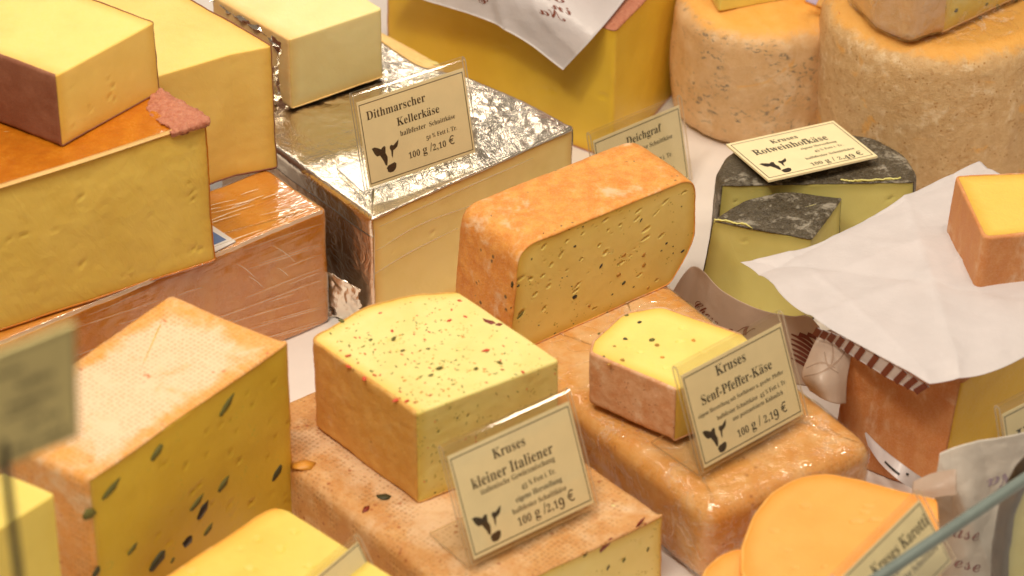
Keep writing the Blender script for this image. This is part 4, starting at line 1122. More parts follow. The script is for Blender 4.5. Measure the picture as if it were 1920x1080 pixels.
def card(name, label, z, BL, BR, TL, TR, lines=(), cow=None, border=(.014, .035), foot=.034, group='price cards in clear holders', fold=True,
         inset=(.030, .012, .085, .075), rect=None):
    """price card in a clear L-shaped holder; lines = (text, x0, x1, baseline from the top, cap height or None)"""
    bl, br = P(*BL, z), P(*BR, z)
    W = np.linalg.norm(br - bl)
    ex = (br - bl) / W
    fr = np.array([ex[1], -ex[0], 0.0])
    ab = np.array([.01, .06])
    tgt = np.concatenate([TL, TR]).astype(float)
    f = lambda q: np.concatenate([project(bl - fr * q[0] + np.array([0, 0, q[1]])), project(br - fr * q[0] + np.array([0, 0, q[1]]))])
    for _ in range(12):
        r = tgt - f(ab)
        J = np.stack([(f(ab + d) - f(ab)) / 1e-4 for d in (np.array([1e-4, 0]), np.array([0, 1e-4]))], 1)
        ab = ab + np.linalg.lstsq(J, r, rcond=None)[0]
    eu = -fr * ab[0] + np.array([0, 0, ab[1]])
    H = np.linalg.norm(eu)
    eu /= H
    en = np.cross(ex, eu)
    if rect:                               # a card of known size in any pose: turn it until its corners fall on the pixels
        W, H = rect
        tg = np.concatenate([BR, TL, TR]).astype(float)

        def axes(q):
            yw, pt, rl_ = q
            e1 = np.array([math.cos(yw) * math.cos(rl_), math.sin(yw) * math.cos(rl_), math.sin(rl_)])
            back = np.array([-math.sin(yw), math.cos(yw), 0])
            e2 = back * math.cos(pt) + np.cross(e1, back) * math.sin(pt)
            return e1, e2

        def g(q):
            e1, e2 = axes(q)
            return np.concatenate([project(bl + e1 * W), project(bl + e2 * H), project(bl + e1 * W + e2 * H)])
        q = np.array([math.atan2(ex[1], ex[0]), .1, .0])
        for _ in range(40):
            r = tg - g(q)
            J = np.stack([(g(q + d) - g(q)) / 1e-4 for d in np.eye(3) * 1e-4], 1)
            q = q + .6 * np.linalg.lstsq(J, r, rcond=None)[0]
        ex, eu = axes(q)
        en = np.cross(ex, eu)
        fr = np.array([ex[1], -ex[0], 0.0])
        print('RECT', np.degrees(q), np.round(tg - g(q)), 'corner z', [round(float(c[2]), 3) for c in (bl, bl + ex * W, bl + eu * H, bl + ex * W + eu * H)])
    print('CARD', label[:38], 'W %.3f H %.3f lean %.0f res %s' % (W, H, math.degrees(math.atan2(ab[0], ab[1])), np.round(tgt - f(ab))))
    root = thing(name, label, 'price card', bl + ex * W / 2, group)
    rl = np.array(root.location)
    t = .0019
    if fold:
        def ribbon(path, nm):
            path = np.array(path)
            d = np.gradient(path, axis=0)
            nn = np.cross(ex, d)
            nn /= np.linalg.norm(nn, axis=1)[:, None] + 1e-12
            m = len(path)
            V = np.concatenate([path + nn * t / 2, path - nn * t / 2, path + nn * t / 2 + ex * W, path - nn * t / 2 + ex * W]) - rl
            i = np.arange(m - 1)
            faces = np.concatenate([np.stack([i, i + 1, i + 1 + 2 * m, i + 2 * m], 1)[:, ::-1], np.stack([i, i + 1, i + 1 + 2 * m, i + 2 * m], 1) + m])
            edge = np.concatenate([np.stack([i, i + 1, i + 1 + m, i + m], 1), np.stack([i, i + 1, i + 1 + m, i + m], 1)[:, ::-1] + 2 * m,
                                   [[0, m, 3 * m, 2 * m], [m - 1, 2 * m + m - 1, 3 * m + m - 1, m + m - 1]]])
            o = link(nm, mk_mesh(nm, V, np.concatenate([faces, edge]), smooth=False), None, root)
            o.data.materials.append(M['acrylic'])
            o.data.materials.append(M['acrylic_edge'])
            o.data.polygons.foreach_set('material_index', [0] * len(faces) + [1] * len(edge))
            return o
        b0 = bl + np.array([0, 0, t / 2 + .0003])
        gap = .0021
        path = []
        if foot:
            path += [b0 - fr * foot, b0 - fr * foot * .5, b0 - fr * .003]
        for a in np.linspace(0, 1, 4):
            path.append(b0 - fr * .003 * (1 - a) ** 2 + eu * .003 * a * a)
        path += [b0 + eu * H * .5]
        top = b0 + eu * (H - gap)
        for a in np.linspace(0, math.pi, 9):
            path.append(top + eu * gap * math.sin(a) + en * gap * (1 - math.cos(a)))
        path += [b0 + eu * H * .5 + en * gap * 2, b0 + eu * .0035 + en * gap * 2]
        ribbon(path, 'holder')
    # printed insert
    x0, x1, y0, y1 = inset[0] * W + .0004, W - .0004 - inset[1] * W, inset[3] * H, H - inset[2] * H
    base = bl + en * (.0021 if fold else .0) + np.array([0, 0, .0003])
    at = lambda a, b, k: base + ex * (x0 + (x1 - x0) * a) + eu * (y1 - (y1 - y0) * b) + en * k
    th = .0004 if fold else .0016
    c = [at(0, 1, 0), at(1, 1, 0), at(1, 0, 0), at(0, 0, 0), at(0, 1, th), at(1, 1, th), at(1, 0, th), at(0, 0, th)]
    ins = link('paper_insert', mk_mesh('paper_insert', np.array(c) - rl, [[3, 2, 1, 0], [4, 5, 6, 7], [0, 1, 5, 4], [1, 2, 6, 5], [2, 3, 7, 6], [3, 0, 4, 7]], smooth=False),
               M['card'], root)
    w_, h_ = x1 - x0, y1 - y0
    k = th + .00012
    bx, by = border
    lw = .0006
    fr_ = []
    for ins_ in (0, lw):
        fr_.append([at(bx + ins_ / w_, by + ins_ / h_, k), at(1 - bx - ins_ / w_, by + ins_ / h_, k), at(1 - bx - ins_ / w_, 1 - by - ins_ / h_, k), at(bx + ins_ / w_, 1 - by - ins_ / h_, k)])
    V = np.array(fr_[0] + fr_[1]) - rl
    link('border_line', mk_mesh('border_line', V, [[i, i + 4, (i + 1) % 4 + 4, (i + 1) % 4] for i in range(4)], smooth=False), M['ink_soft'], ins)
    polys = []
    for ln in lines:
        text, a0, a1, b = ln[:4]
        ps, tw = layout(text)
        wid = (a1 - a0) * w_
        sx = wid / tw
        sy = ln[4] * h_ / .68 if len(ln) > 4 and ln[4] else sx * 1.18
        for p in ps:
            polys.append([(a0 * w_ + q[0] * sx, -b * h_ + q[1] * sy) for q in p])
    if polys:
        v, tr = fill(polys, 'lettering')
        V = base + np.outer(x0 + v[:, 0], ex) + np.outer(y1 + v[:, 1], eu) + en * k - rl
        link('lettering', mk_mesh('lettering', V, None, tr, smooth=False), M['ink'], ins)
    if cow:
        cx, cy, cw, ch = cow
        v, tr = fill([[(cx + q[0] * cw, cy + q[1] * ch) for q in p] for p in COW], 'cow')
        V = np.array([at(a, b, k) for a, b in v[:, :2]]) - rl
        link('cow_emblem', mk_mesh('cow_emblem', V, None, tr, smooth=False), M['ink_cow'], ins)
    return root


def script_on(sheet, name, mat, parent, text, uv0, uv1, uvup, size=None, off=.0004):
    """handwriting on a sheet: baseline from uv0 to uv1 (sheet parameters), uvup = the vector of one em upwards"""
    ps, tw = layout(text, SCRIPT)
    uv0, uv1, uvup = map(np.array, (uv0, uv1, uvup))
    v, tr = fill(ps, name)
    q = uv0 + np.outer(v[:, 0] / tw, uv1 - uv0) + np.outer(v[:, 1], uvup)
    V = sheet.at(q[:, 0], q[:, 1], off) - np.array(parent.location)
    return link(name, mk_mesh(name, V, None, tr, smooth=False), mat, parent)


def script_px(sheet, name, mat, parent, text, p0, p1, up, off=.0004):
    """the same, given by the pixels where the baseline starts and ends and where one em above its start lies"""
    a, b, c = px_line(sheet, [p0, p1, up], 1)
    return script_on(sheet, name, mat, parent, text, a, b, np.array(c) - np.array(a), off=off)


# ------------------------------------------------------------------ the setting
def zsolve(u, vt, vb, zb=0.0):
    """height of a point seen at (u, vt) that stands straight above the point (u, vb) at height zb"""
    y = P(u, vb, zb)[1]
    d = ray(u, vt)
    return CAMP[2] + d[2] * (y - CAMP[1]) / d[1]


Z = np.array([0, 0, 1.0])
ct = mk_mesh('counter_top', [[-1.5, -1.2, 0], [1.5, -1.2, 0], [1.5, 1.8, 0], [-1.5, 1.8, 0]], [[0, 1, 2, 3]], smooth=False)
link('counter_top', ct, M['counter'], None, 'structure')


def wall_of(u0, v0, u1, v1, z):
    """plane of a side that runs from one pixel to another at height z; normal towards the camera"""
    a, b = P(u0, v0, z), P(u1, v1, z)
    ex = (b - a) / np.linalg.norm(b - a)
    n = np.array([ex[1], -ex[0], 0.0])
    if n[1] > 0:
        n = -n
    return a, ex, n


RD, CT = 'rind', 'cut'
BLOCKS = 'cheese blocks laid out on the counter'

# ------------------------------------------------------------------ front left: block with olive pieces
zt = .15
a0, ax, an = wall_of(165, 902, 541, 641, zt)
olive = cheese('cheese_block', 'big front left cheese block with pale dotted rind and green olive pieces in its face', zt, 0,
               [(320, 548, .006, RD), (541, 641, .004, CT), (165, 902, .005, RD), (-40, 800, .01, RD)], 'paste_olive', 'rind_dotted', cap1='rind',
               res=.0017, big=.006, small=.0012, group=BLOCKS, rough=(.0013, .0004),
               holes=lambda p: rnd_holes(P(165, 902, zt) - Z * .15, an, ax, Z, .185, .145, 70, (.0014, .0034), (.2, .5), .0013, .35, 4))
k = 0
for u, v, L, W, ang, mt in [(423, 763, 44, 13, 50, 'herb_green'), (295, 848, 36, 15, 35, 'herb_green'), (208, 917, 38, 15, 35, 'herb_green'), (167, 965, 20, 26, 80, 'herb_green'),
                            (417, 910, 32, 14, 45, 'herb_green'), (380, 957, 34, 17, 60, 'pepper_black'), (368, 943, 32, 14, 40, 'herb_green'), (352, 1013, 24, 18, 30, 'pepper_black'),
                            (297, 1048, 44, 18, 38, 'herb_dark'), (520, 887, 34, 15, 45, 'herb_dark'), (390, 993, 22, 12, 50, 'herb_green'), (248, 1030, 28, 9, 40, 'herb_green'),
                            (180, 1073, 26, 12, 60, 'herb_dark'), (324, 1050, 14, 8, 40, 'herb_green')]:
    p = on_plane(u, v, a0, an)
    t = ax * math.cos(R(ang * .75)) + Z * math.sin(R(ang * .75))
    bit('olive_piece', mt, olive.root, p, an, t, L / 2350, W / 2250, .35, k)
    k += 1
bit('olive_piece', 'herb_dark', olive.root, P(113, 880, zt - .004), (-.3, -.6, .6), (1, 0, 0), .011, .008, .35, 2)

# small yellow piece, bottom left corner
cheese('cheese_block', 'small bright yellow cheese piece in the bottom left corner behind the dark card rod', .165, .0,
       [(104, 926, .003, CT), (-30, 1010, .004, CT), (-160, 920, .004, CT), (8, 886, .004, CT)], 'paste_sunny', None, cap0='cut', res=.003, small=.0014, group=BLOCKS)

# bottom middle: yellow wedge
wz = .08
wed = cheese('cheese_wedge', 'plain yellow cheese wedge at the bottom edge in front of the olive block', wz, 0,
             [(521, 944, .012, CT), (748, 1088, .004, CT), (560, 1230, .004, CT), (300, 1088, .004, RD)], 'paste_sunny', 'rind_orange', res=.002, small=.0014, group=BLOCKS,
             holes=lambda p: [(P(u, v, wz), Z, np.array([1., 0, 0]), r, r * .7, .0016) for u, v, r in
                              [(482, 1012, .003), (526, 1030, .0035), (552, 998, .003), (450, 1030, .002), (470, 1066, .004), (360, 1072, .004), (640, 1060, .003), (580, 1062, .003)]])

# ------------------------------------------------------------------ slab and wedge of the herb cheese
s1z = .055
a0, ax, an = wall_of(880, 1140, 1245, 965, s1z)
slab1 = cheese('cheese_slab', 'flat pinkish dotted-rind slab under the red-flecked herb cheese wedge', s1z, 0,
               [(440, 790, .012, RD), (791, 648, .01, RD), (1245, 965, .003, CT), (880, 1140, .006, RD)], 'paste_herb', 'rind_slab', cap1='rind', res=.0017, big=.007, small=.001, group=BLOCKS,
               rough=(.0014, .0003),
               holes=lambda p: rnd_holes(P(880, 1140, s1z) - Z * .055, an, ax, Z, .17, .05, 26, (.001, .003), (.3, .6), .001, .5, 9))
for u, v, L, W, ang, mt in [(1135, 1023, 34, 12, 30, 'tomato'), (1200, 980, 26, 9, 35, 'tomato'), (1097, 1040, 14, 8, 50, 'herb_green'), (1215, 1030, 12, 6, 70, 'herb_green'),
                            (1170, 1050, 12, 7, 60, 'herb_green'), (1140, 1064, 14, 6, 60, 'herb_dark')]:
    bit('herb_piece', mt, slab1.root, on_plane(u, v, a0, an), an, ax * math.cos(R(ang)) + Z * math.sin(R(ang)), L / 2750, W / 2750, .35, k)
    k += 1
bit('herb_piece', 'orange_bit', slab1.root, P(570, 872, s1z + .0006), Z, (1, .3, 0), .016, .012, .2, 1)
bit('herb_piece', 'herb_dark', slab1.root, P(720, 932, s1z + .0006), Z, (1, .1, 0), .010, .007, .2, 2)
bit('herb_piece', 'tomato', slab1.root, P(686, 955, s1z + .0006), Z, (.6, 1, 0), .008, .004, .2, 3)

iz = zsolve(790, 775, 945, s1z)
a0, ax, an = wall_of(780, 775, 1048, 675, iz)
E0 = np.array([1.0, 0, 0])
ital = cheese('cheese_wedge', 'herb cheese wedge with red and green flecks, lying on the pinkish slab', iz, s1z + .0008,
              [(780, 776, .0025, CT), (1049, 675, .0025, CT), (858, 546, .006, RD), (775, 551, .03, RD), (680, 577, .03, RD), (580, 634, .008, RD)], 'paste_herb', 'rind_herb', res=.0012, big=.004,
              small=.0018, group=BLOCKS, rough=(.0019, .0005),
              holes=lambda p: rnd_holes(P(780, 775, iz) - Z * .07, an, ax, Z, .115, .07, 14, (.001, .002), (.4, .7), .0008, .9, 5) +
              [(P(u, v, iz), Z, E0, r, r * .6, .0010) for u, v, r in [(823, 690, .004), (738, 636, .004), (808, 703, .0025), (892, 691, .003), (755, 657, .0025), (857, 656, .003), (937, 680, .003), (722, 640, .002)]])
red = [(735, 621, 10), (842, 601, 12), (862, 564, 10), (873, 594, 12), (847, 581, 8), (713, 587, 8), (911, 657, 14), (980, 697, 10), (742, 750, 18), (762, 752, 12), (653, 687, 12),
       (683, 710, 16), (702, 703, 9), (652, 667, 10)]
pink = [(828, 623), (760, 683), (692, 610), (960, 658), (943, 648), (770, 567), (912, 717), (798, 608), (872, 643)]
green = [(738, 635, 14), (695, 637, 10), (755, 657, 10), (823, 690, 14), (808, 703, 10), (892, 691, 11), (802, 654, 9), (640, 601, 16), (937, 680, 12)]
tiny = [(860, 684), (785, 682), (743, 687), (967, 702), (795, 640), (857, 657), (723, 731), (823, 707), (655, 648), (760, 568), (797, 570), (905, 610), (680, 650), (850, 720), (930, 700), (775, 600),
        (730, 580), (985, 660), (640, 640), (620, 625), (880, 620), (700, 660), (835, 655), (900, 580), (816, 578), (990, 680), (870, 735), (790, 705), (735, 700), (668, 620)]
rg = random.Random(3)
rdir = lambda: np.array([math.cos(rg.uniform(0, 6.28)), math.sin(rg.uniform(0, 6.28)), 0])
for u, v, L in red:
    bit('pepper_flake', 'pepper_red', ital.root, P(u, v, iz + .0002), Z, rdir(), L / 2400, L / 4800, .3, k)
    k += 1
for u, v, L in green:
    bit('herb_flake', 'herb_green', ital.root, P(u, v, iz + .0001), Z, rdir(), L / 2700, L / 4600, .3, k)
    k += 1
bit('tomato_piece', 'tomato', ital.root, P(918, 604, iz), Z, (.95, -.45, 0), .0125, .0045, .4, 1)
bit('tomato_piece', 'tomato', ital.root, P(934, 609, iz), Z, (.95, .2, 0), .006, .004, .4, 2)
bits_stuff('herb_specks', 'herb_pale', ital.root, [(P(u, v, iz), Z, rdir(), rg.uniform(.0014, .0030), rg.uniform(.0008, .0014)) for u, v in tiny], 5)
bits_stuff('pepper_specks', 'pepper_red', ital.root, [(P(u, v, iz), Z, rdir(), rg.uniform(.0014, .0026), .001) for u, v in pink], 6)
bits_stuff('orange_specks', 'orange_bit', ital.root, [(P(u, v, iz), Z, rdir(), rg.uniform(.002, .0042), .0012) for u, v in [(672, 607), (663, 608), (777, 623), (918, 702), (790, 735), (805, 560), (842, 742), (650, 615)]], 7)
rs_ = random.Random(5)


def on_top(n_):
    out = []
    while len(out) < n_:
        s_, t_ = rs_.uniform(.04, .96), rs_.uniform(.04, .96)
        q = (1 - s_) * (1 - t_) * np.array([780, 770]) + s_ * (1 - t_) * np.array([1040, 674]) + s_ * t_ * np.array([850, 556]) + (1 - s_) * t_ * np.array([600, 640])
        out.append((q[0], q[1]))
    return out


for mt, n_, nm in (('pepper_red', 40, 'pepper_specks'), ('herb_pale', 95, 'herb_specks'), ('orange_bit', 44, 'orange_specks')):
    bits_stuff(nm, mt, ital.root, [(P(u, v, iz + .0001), Z, rdir(), rs_.uniform(.0012, .0036), rs_.uniform(.0007, .0014)) for u, v in on_top(n_)], 9)
bits_stuff('herb_specks', 'herb_pale', ital.root, [(P(780, 776, iz) + ax * rs_.uniform(.004, .108) - Z * rs_.uniform(.004, .07) + an * .0001, an, ax * rs_.uniform(-1, 1) + Z, rs_.uniform(.001, .0035), .0008) for _ in range(50)], 9)
bits_stuff('pepper_specks', 'pepper_red', ital.root, [(P(780, 776, iz) + ax * rs_.uniform(.004, .108) - Z * rs_.uniform(.004, .07) + an * .0001, an, ax * rs_.uniform(-1, 1) + Z, rs_.uniform(.001, .0028), .0008) for _ in range(14)], 9)
for u, v, L, W, ang, mt in [(995, 733, 24, 11, 80, 'tomato'), (922, 757, 24, 10, 65, 'tomato'), (867, 803, 16, 9, 60, 'pepper_red'), (857, 783, 14, 7, 80, 'herb_dark'), (960, 753, 14, 5, 85, 'herb_green'),
                            (877, 777, 14, 5, 70, 'herb_green'), (820, 810, 16, 6, 10, 'herb_green'), (815, 923, 14, 12, 40, 'herb_dark'), (971, 751, 10, 5, 90, 'herb_green'), (830, 880, 12, 5, 60, 'herb_green')]:
    bit('herb_piece', mt, ital.root, on_plane(u, v, a0, an), an, ax * math.cos(R(ang)) + Z * math.sin(R(ang)), L / 2800, W / 2800, .35, k)
    k += 1

# ------------------------------------------------------------------ film-wrapped slab and the mustard cheese wedge
s2z = .06
slab2 = cheese('cheese_slab', 'orange film-wrapped cheese slab under the mustard seed wedge and the upright loaf', s2z, 0,
               [(1330, 965, .012, RD), (1642, 832, .014, RD), (1138, 436, .01, RD), (826, 562, .01, RD)], 'paste_senf', 'rind_slabfilm', cap1='rind', res=.0018, big=.011, small=.001, group=BLOCKS,
               rough=(.0010, .0003))
slab2.shell('film', M['film'], slab2.root, .0014, sel=slab2.freg >= 1, rim=False, wrinkle=lambda p: .0009 * np.maximum(0, 1 - np.abs(fbm(p, 38, 2)) * 5), var=.1)

nz = zsolve(1100, 655, 764, s2z)
senf = cheese('cheese_wedge', 'yellow cheese wedge with mustard seeds and pale crusty rind behind the right-hand middle card', nz, s2z + .0055,
              [(1106, 662, .006, RD), (1112, 640, .008, RD), (1168, 588, .02, RD), (1240, 575, .012, RD), (1392, 627, .004, CT), (1425, 658, .004, CT), (1268, 731, .003, RD)], 'paste_senf', 'rind_senf', res=.0013,
              big=.004, small=.0011, group=BLOCKS,
              holes=lambda p: [(P(u, v, nz), Z, E0, r, r * .5, .0010) for u, v, r in [(1280, 615, .003), (1275, 640, .003), (1200, 660, .002), (1180, 650, .0018), (1250, 690, .003), (1320, 660, .003)]])
for u, v, L, mt, nm in [(1199, 604, 9, 'pepper_black', 'pepper_piece'), (1172, 635, 9, 'pepper_black', 'pepper_piece'), (1232, 647, 10, 'seed', 'mustard_seed'), (1223, 637, 12, 'herb_green', 'herb_flake'),
                        (1167, 675, 10, 'seed', 'mustard_seed'), (1241, 670, 10, 'orange_bit', 'mustard_seed'), (1300, 638, 10, 'orange_bit', 'mustard_seed'), (1142, 683, 9, 'seed', 'mustard_seed'),
                        (1175, 591, 10, 'herb_green', 'herb_flake'), (1132, 669, 7, 'herb_dark', 'herb_flake'), (1152, 649, 6, 'seed', 'mustard_seed'), (1123, 626, 7, 'herb_green', 'herb_flake')]:
    bit(nm, mt, senf.root, P(u, v, nz), Z, rdir(), L / 2500, L / 3300, .3, k)
    k += 1

# ------------------------------------------------------------------ upright orange loaf, the sharp one in the middle
p0, p1 = P(1005, 645, s2z + .001), P(1262, 530, s2z + .001)
ex = (p1 - p0) / np.linalg.norm(p1 - p0)
ez = np.cross(ex, Z)
O = np.array([p0[0], p0[1], 0])


def face(u, v, r, t=RD):
    q = on_plane(u, v, p0, ez)
    return ((q - p0) @ ex, q[2], r, t)


fp = lambda u, v: on_plane(u, v, p0, ez)
lz = s2z + .001
loaf_pts = [((p0 - p0) @ ex - .024, lz, .008, RD), ((p1 - p0) @ ex - .002, lz, .012, RD), face(1303, 452, .05), face(1306, 329, .017), face(972, 465, .018)]
lf = Prism(loaf_pts, -.066, 0, 'rind', 'cut', .00095, .010, .0009, (O, ex, Z, ez), bulge=.001)
lf.rough(.0011, .00022)
hl = [(1135, 413, 16, 6, 20), (1197, 396, 16, 5, 25), (1212, 430, 20, 9, 20), (1210, 447, 22, 7, 15), (1135, 474, 16, 10, 35), (1052, 477, 18, 5, 50), (1033, 497, 12, 4, 40), (977, 588, 22, 8, 40),
      (1018, 517, 12, 4, 20), (1248, 378, 16, 5, 35), (1230, 400, 18, 4, 35), (1240, 442, 16, 5, 30), (1083, 535, 18, 6, 40), (1080, 545, 14, 7, 20), (1028, 537, 14, 6, 35), (1063, 452, 12, 5, 30),
      (1020, 462, 14, 5, 40), (1115, 578, 12, 5, 10), (1020, 578, 16, 4, 50), (1165, 493, 18, 6, 20), (1124, 460, 10, 7, 40), (975, 523, 20, 5, 15), (995, 523, 12, 5, 10), (1283, 360, 12, 3, 10),
      (1090, 486, 10, 4, 30), (1195, 410, 14, 6, 30), (1163, 422, 8, 5, 60), (1200, 515, 14, 5, 25), (1232, 525, 10, 5, 20), (1003, 552, 14, 5, 30), (1093, 438, 10, 4, 30), (1140, 432, 8, 4, 70)]
T = lambda a: ex * math.cos(R(a)) + Z * math.sin(R(a))
lf.holes([(fp(u, v), ez, T(a), L / 5300, W / 5300, .0017) for u, v, L, W, a in hl] +
         rnd_holes(fp(965, 640), ez, ex, Z, .115, .075, 45, (.0006, .0013), (.3, .6), .0009, .5, 2))
lf.root = thing('cheese_loaf', 'upright orange-rinded cheese loaf with peppercorn bits in its cut face', 'cheese', O + ex * .05 - ez * .03 + Z * lz, BLOCKS)
lf.body('paste', M['paste_pepper'], lf.root)
lf.shell('rind', M['rind_loaf'], lf.root, .0006)
for u, v, L, W, a, mt in [(1127, 499, 11, 5, 50, 'pepper_black'), (1078, 462, 8, 5, 0, 'pepper_black'), (1078, 556, 12, 10, 20, 'pepper_black'), (1202, 413, 10, 4, 50, 'pepper_black'), (1280, 471, 9, 5, 20, 'pepper_black'),
                          (972, 536, 8, 5, 20, 'pepper_black'), (960, 533, 7, 14, 0, 'herb_dark'), (1170, 530, 11, 6, 30, 'herb_dark'), (1170, 478, 12, 7, 20, 'seed'), (1208, 477, 12, 8, 60, 'seed'),
                          (1160, 515, 12, 8, 20, 'seed'), (1207, 497, 12, 9, 70, 'seed'), (1105, 573, 8, 8, 0, 'seed'), (975, 592, 22, 6, 40, 'herb_green'), (1250, 456, 7, 4, 30, 'pepper_black'), (1215, 540, 9, 6, 40, 'seed')]:
    bit('pepper_piece' if mt[0] == 'p' else ('mustard_seed' if mt == 'seed' else 'herb_flake'), mt, lf.root, fp(u, v), ez, T(a), L / 2700, W / 2700, .3, k)
    k += 1
bits_stuff('pepper_specks', 'herb_dark', lf.root, [(fp(u, v), ez, T(rg.uniform(0, 90)), rg.uniform(.0012, .0024), .0011) for u, v in
                                                   [(1054, 521), (1063, 518), (1072, 537), (1262, 462), (1067, 430), (1188, 538), (958, 577), (997, 602), (1262, 475), (1010, 610), (1093, 425), (1278, 387),
                                                    (1205, 480), (1148, 552), (1040, 625), (1075, 607), (1240, 470), (1133, 590), (1176, 573), (997, 486), (1019, 437)]], 8)

# ------------------------------------------------------------------ foil cheese
fz = .095
foil = cheese('cheese_block', 'pale cheese block in crumpled silver foil with its front cut open', fz, 0,
              [(697, 411, .002, CT), (1076, 240, .004, RD), (985, 190, .02, RD), (880, 144, .03, RD), (790, 124, .03, RD), (690, 60, .02, RD), (500, 60, .01, RD), (405, 200, .01, RD)],
              'paste_cream', None, cap1='rind', res=.0015, big=.004, small=.0011, group=BLOCKS, rough=(.0009, .0003),
              holes=lambda p: rnd_holes(P(697, 411, fz) - Z * .09, wall_of(697, 411, 1076, 240, fz)[2], wall_of(697, 411, 1076, 240, fz)[1], Z, .18, .09, 22, (.0008, .0018), (.3, .7), .0008, .4, 3))
def crease(p):
    calm = np.clip(.35 + fbm(p, 13, 2) * 1.6, .12, 1)
    return calm * (.0026 * np.abs(fbm(p * np.array([1, 1.5, 1]), 17, 2, .45)) + .00012 * np.abs(fbm(p, 95, 2, .5))) - .0003


ftop = foil.fr & ((foil.freg >= 3))
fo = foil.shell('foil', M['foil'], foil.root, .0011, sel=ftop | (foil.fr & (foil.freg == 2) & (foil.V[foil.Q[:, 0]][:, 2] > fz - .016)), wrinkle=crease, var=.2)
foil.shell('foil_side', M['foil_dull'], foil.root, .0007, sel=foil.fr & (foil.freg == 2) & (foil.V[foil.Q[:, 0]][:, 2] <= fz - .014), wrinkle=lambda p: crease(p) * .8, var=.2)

# ------------------------------------------------------------------ left stack
cz = .095
cop = cheese('cheese_block', 'long copper-coloured cheese block in stretched clear film, under the mustard yellow block', cz, 0,
             [(611, 391, .004, RD), (498, 316, .006, RD), (-320, 640, .006, RD), (-210, 726, .006, RD)], 'paste_gold', 'rind_copper', cap1='rind', res=.0018, big=.0035, small=.001, group=BLOCKS, rough=(.0012, .0003))
cop.shell('film', M['film_streak'], cop.root, .0012, sel=cop.freg >= 3, rim=False, var=.1)
cop.shell('film', M['film_front'], cop.root, .0012, sel=(cop.freg == 1) | (cop.freg == 2), rim=False, var=.1)
for nm, mt, q, h in (('label', 'label_white', [(300, 440), (376, 408), (442, 452), (360, 492)], .0010), ('label', 'label_blue', [(318, 440), (374, 419), (424, 449), (358, 476)], .0013)):
    ps = np.array([P(u, v, cz + .001 + h) for u, v in q])
    V = np.concatenate([ps, ps - Z * .0008]) - np.array(cop.root.location)
    link(nm, mk_mesh(nm, V, [[3, 2, 1, 0], [0, 1, 5, 4], [1, 2, 6, 5], [2, 3, 7, 6], [3, 0, 4, 7]], smooth=False), M[mt], cop.root)

bz = zsolve(380, 232, 490, cz + .002)
a0, ax, an = wall_of(-150, 395, 387, 229, bz)
lb = cheese('cheese_block', 'large mustard yellow cheese block with amber film on top, lying on the copper-coloured block', bz, cz + .002,
            [(387, 229, .003, RD), (190, 105, .004, RD), (-346, 272, .004, RD), (-150, 395, .004, CT)], 'paste_mustard', 'rind_amber', cap1='rind', res=.0017, big=.003, small=.0012, group=BLOCKS, rough=(.0012, .0008), rind_th=.0009,
            holes=lambda p: rnd_holes(P(-150, 395, bz) - Z * .108, an, ax, Z, .235, .105, 70, (.0009, .0030), (.2, .5), .0012, .3, 6))
rf = Sheet(lattice([[(272, 206, bz + .0012), (280, 186, bz + .002), (292, 168, bz + .001), (298, 168, bz - .003)], [(302, 232, bz + .0014), (316, 208, bz + .003), (330, 190, bz + .002), (336, 190, bz - .003)],
                    [(314, 240, bz + .0014), (340, 222, bz + .0036), (360, 208, bz + .002), (366, 210, bz - .003)], [(320, 251, bz + .0005), (350, 240, bz + .0024), (382, 226, bz + .0024), (388, 229, bz - .003)],
                    [(322, 256, bz - .003), (352, 247, bz - .002), (384, 236, bz - .002), (388, 236, bz - .004)]]), 84, 70, .0026, 130, ragged=.0025)
rf.build('rind_fold', M['rind_pink'], lb.root, .0012)
ef = Sheet(lattice([[(-150, 391, bz + .0022), (-150, 398, bz)], [(120, 308, bz + .0022), (120, 316, bz)], [(300, 250, bz + .0022), (300, 257, bz)], [(334, 237, bz + .002), (334, 245, bz)]]), 60, 6, .0008, 90)
ef.build('film_edge', M['rind_beige'], lb.root, .0006)

tz = zsolve(100, 143, 275, bz + .0015)
top1 = cheese('cheese_block', 'yellow cheese block with dark brown rind side, topmost of the left stack', tz, bz + .0015,
              [(104, 143, .0025, CT), (291, 41, .003, RD), (60, -44, .004, CT), (-160, 46, .004, RD)], 'paste_yellow', 'rind_brown', res=.0015, big=.003, small=.0011, group=BLOCKS,
              holes=lambda p: rnd_holes(P(104, 143, tz) - Z * .058, wall_of(104, 143, 291, 41, tz)[2], wall_of(104, 143, 291, 41, tz)[1], Z, .09, .055, 9, (.001, .002), (.4, .7), .001, .4, 8))
t2z = zsolve(505, 90, 318, cz + .002)
a0, ax, an = wall_of(433, 101, 512, 87, t2z)
tall = cheese('cheese_block', 'tall golden cheese block with thin brown rind, standing between the stack and the foil', t2z, cz + .002,
              [(512, 86, .003, CT), (433, 101, .012, CT), (270, 150, .004, CT), (60, 40, .004, RD), (240, -70, .004, RD)], 'paste_yellow', 'rind_brown', res=.0015, big=.003, small=.0013, group=BLOCKS, rough=(.0011, .0004),
              holes=lambda p: rnd_holes(P(300, 140, t2z) - Z * .1, an, ax, Z, .1, .1, 26, (.001, .0028), (.25, .6), .0013, .9, 12))
p3z = zsolve(540, 75, 205, fz + .003)
pale = cheese('cheese_block', 'pale creamy yellow cheese block standing on the silver foil at the top', p3z, fz + .003,
              [(541, 75, .003, CT), (717, 16, .003, CT), (590, -60, .004, CT), (395, -10, .004, RD)], 'paste_pale', 'rind_beige', res=.0016, big=.003, small=.0013, group=BLOCKS)

